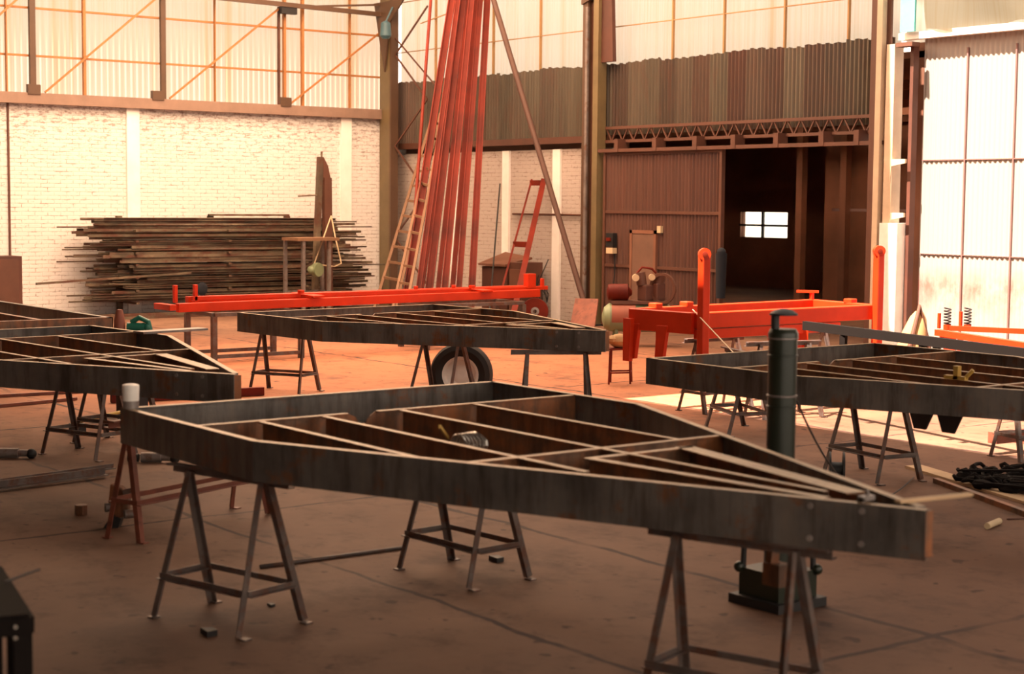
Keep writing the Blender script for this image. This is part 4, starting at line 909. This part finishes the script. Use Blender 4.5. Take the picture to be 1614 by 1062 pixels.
# dark beam with short plates behind right chassis
a = P(1268, 506, 1.0); b_ = P(1660, 554, 1.0)
t = thing('toothed_beam', 'long dark steel beam with short hanging plates in front of the white sheets', 'beam', (a.x, a.y, 0))
build('beam_web', MB().bar(a-Vector((0, 0, .045)), b_-Vector((0, 0, .045)), .05, .09), 'brown_dark', t, world=True)
for px in (1330, 1455, 1477, 1550, 1607):
    p = P(px, 506+(px-1268)*.122, 1.0); p.z = 0
    build('hanging_plate', MB().box((p.x-.035, p.y-.02, .72), (p.x+.035, p.y+.02, .92)), 'brown_dark', t, world=True)
trestle_at(-11.9, 12.6, 75, 'trestle carrying the left part of the dark toothed beam')
q = P(1640, 552, .95); trestle_at(q.x, q.y, 75, 'trestle carrying the right end of the dark toothed beam')
for o_ in ():
    pass
# sack leaning by the pale column
q = P(1398, 600)
t = thing('leaning_sack', 'yellowish rolled sack leaning beside the right post of the red implement frame', 'sack', (-13.1, 16.0, 0))
build('sack_body', MB().lathe([(.05, 0), (.16, .03), (.2, .3), (.17, .6), (.10, .85), (.05, .93)], (-13.1, 16.0, 0), (.08, .18, 1), 18), 'sack', t, world=True)
build('dark_strap', MB().path([(-13.0, 15.85, 0.02), (-12.95, 15.9, .5), (-12.98, 16.1, .98), (-12.9, 16.2, .5), (-12.85, 16.2, .02)], .03, 8), 'brown_paint', t, world=True)
# red machine with springs at right
t = thing('red_spring_machine', 'red machine frame carrying two black coil springs before the white sheets', 'machine', (-11.5, 15.3, 0))
z_ = .80
a, b_ = P(1478, 519, z_), P(1680, 549, z_)
c_, d_ = P(1497, 513, z_), P(1660, 520, z_)
for nm, p, q, w_, h_ in (('front_rail', a, b_, .08, .07), ('rear_rail', c_, d_, .06, .06)): build(nm, MB().bar(p-Vector((0, 0, h_/2)), q-Vector((0, 0, h_/2)), w_, h_), 'orange_red', t, world=True)
for px in (1503, 1514, 1568, 1588, 1608):
    p = P(px, 519+(px-1478)*.149, z_); build('leg', MB().bar((p.x, p.y, .74), (p.x+.02, p.y-.02, 0), .045, .05), 'orange_red', t, world=True)
build('side_plate', MB().slab([a+Vector((0, 0, -.02)), a.lerp(b_, .16)+Vector((0, 0, -.02)), a.lerp(b_, .14)+Vector((0, 0, -.32)), a.lerp(b_, .08)+Vector((0, 0, -.30))], .03, (-f0.x, -f0.y, 0)), 'orange_red', t, world=True)
for px in (1493, 1525):
    p = P(px, 512, z_+.0)+Vector((.0, 0, .02)); pts = [(p.x+.038*math.cos(k*.5), p.y+.038*math.sin(k*.5), z_+.0+.20*k/70) for k in range(71)]
    build('coil_spring', MB().path(pts, .009, 6), 'black', t, world=True)
    build('spring_seat', MB().tube((p.x, p.y, z_-.06), (p.x, p.y, z_+.005), .045), 'orange_red', t, world=True)
for px, hh in ((1480, .14), (1514, .16)):
    p = P(px, 512, z_); build('pin', MB().bar((p.x, p.y, z_-.04), (p.x, p.y, z_+hh), .03, .03), 'orange_red', t, world=True)
# green bench machine near left chassis
q = P(200, 530); 
t = thing('drill_press', 'green and terracotta bench machine standing behind the left chassis', 'machine', (-18.0, 8.05, 0))
q = P(207, 508, .95); mx, my = q.x, q.y; t.location = (mx, my, 0)
build('pedestal', MB().box((-.12, -.12, 0), (.12, .12, .80)), 'black', t)
build('motor_housing', MB().tube(L(-.04, .90), L(.14, .90), .05, 16).sphere(L(.16, .90), .045), 'mint', t)
build('green_arm', MB().path([L(.0, .95), L(.08, 1.0), L(.17, .96), L(.20, .84)], .028, 10), 'mint', t)
build('cone_cover', MB().lathe([(.06, .83), (.055, .97), (.035, 1.06), (.03, 1.08)], L(-.12, 0), (0, 0, 1), 16), 'terracotta', t)
build('table', MB().box((-.28, -.2, .78), (.28, .2, .82)), 'trestle_steel', t)
t = thing('machine_guard', 'thin white-rimmed guard hoop on the floor-standing stand right of the green machine', 'guard', P(235, 520))
del_ = t; bpy.data.objects.remove(t)
# long grey plates on left chassis (loose strip)
a, b_ = P(212, 522, ZT+.02), P(322, 518, ZT+.02)
tag(build('grey_strip', MB().bar(P(218, 524, ZT+.013), P(320, 518, ZT+.013), .16, .02), 'grey_steel'), 'pale grey steel strip lying on the far corner of the left chassis', 'strip')
q = (-11.9, 4.62)
tag(build('wood_block', MB().box((-13.0, 4.05, ZT-.003), (-12.6, 4.14, ZT+.045)), 'cream'), 'pale block lying on the near beam of the left chassis', 'block')
tag(build('steel_clamp', MB().box((-7.3, 9.44, ZT-.01), (-7.26, 9.48, ZT+.09)).box((-7.38, 9.44, ZT-.01), (-7.2, 9.48, ZT+.02)).tube((-7.22, 9.46, ZT), (-7.16, 9.48, ZT+.07), .014), 'yellow'), 'yellowish steel clamp standing on the inner beams of the right-hand chassis', 'clamp')
# dark cupboard at left wall edge
q = PX(5, 440, XL+.4)
t = thing('dark_cupboard', 'dark cupboard against the brick wall at the left picture edge', 'cupboard', (XL+.35, 10.3, 0))
build('body', MB().box((XL+.1, 9.6, 0), (XL+.6, 11.02, 1.15)), 'rusty_door', t, world=True); build('door', MB().box((XL+.6, 9.65, .05), (XL+.62, 10.95, 1.1)), 'brown_paint', t, world=True)
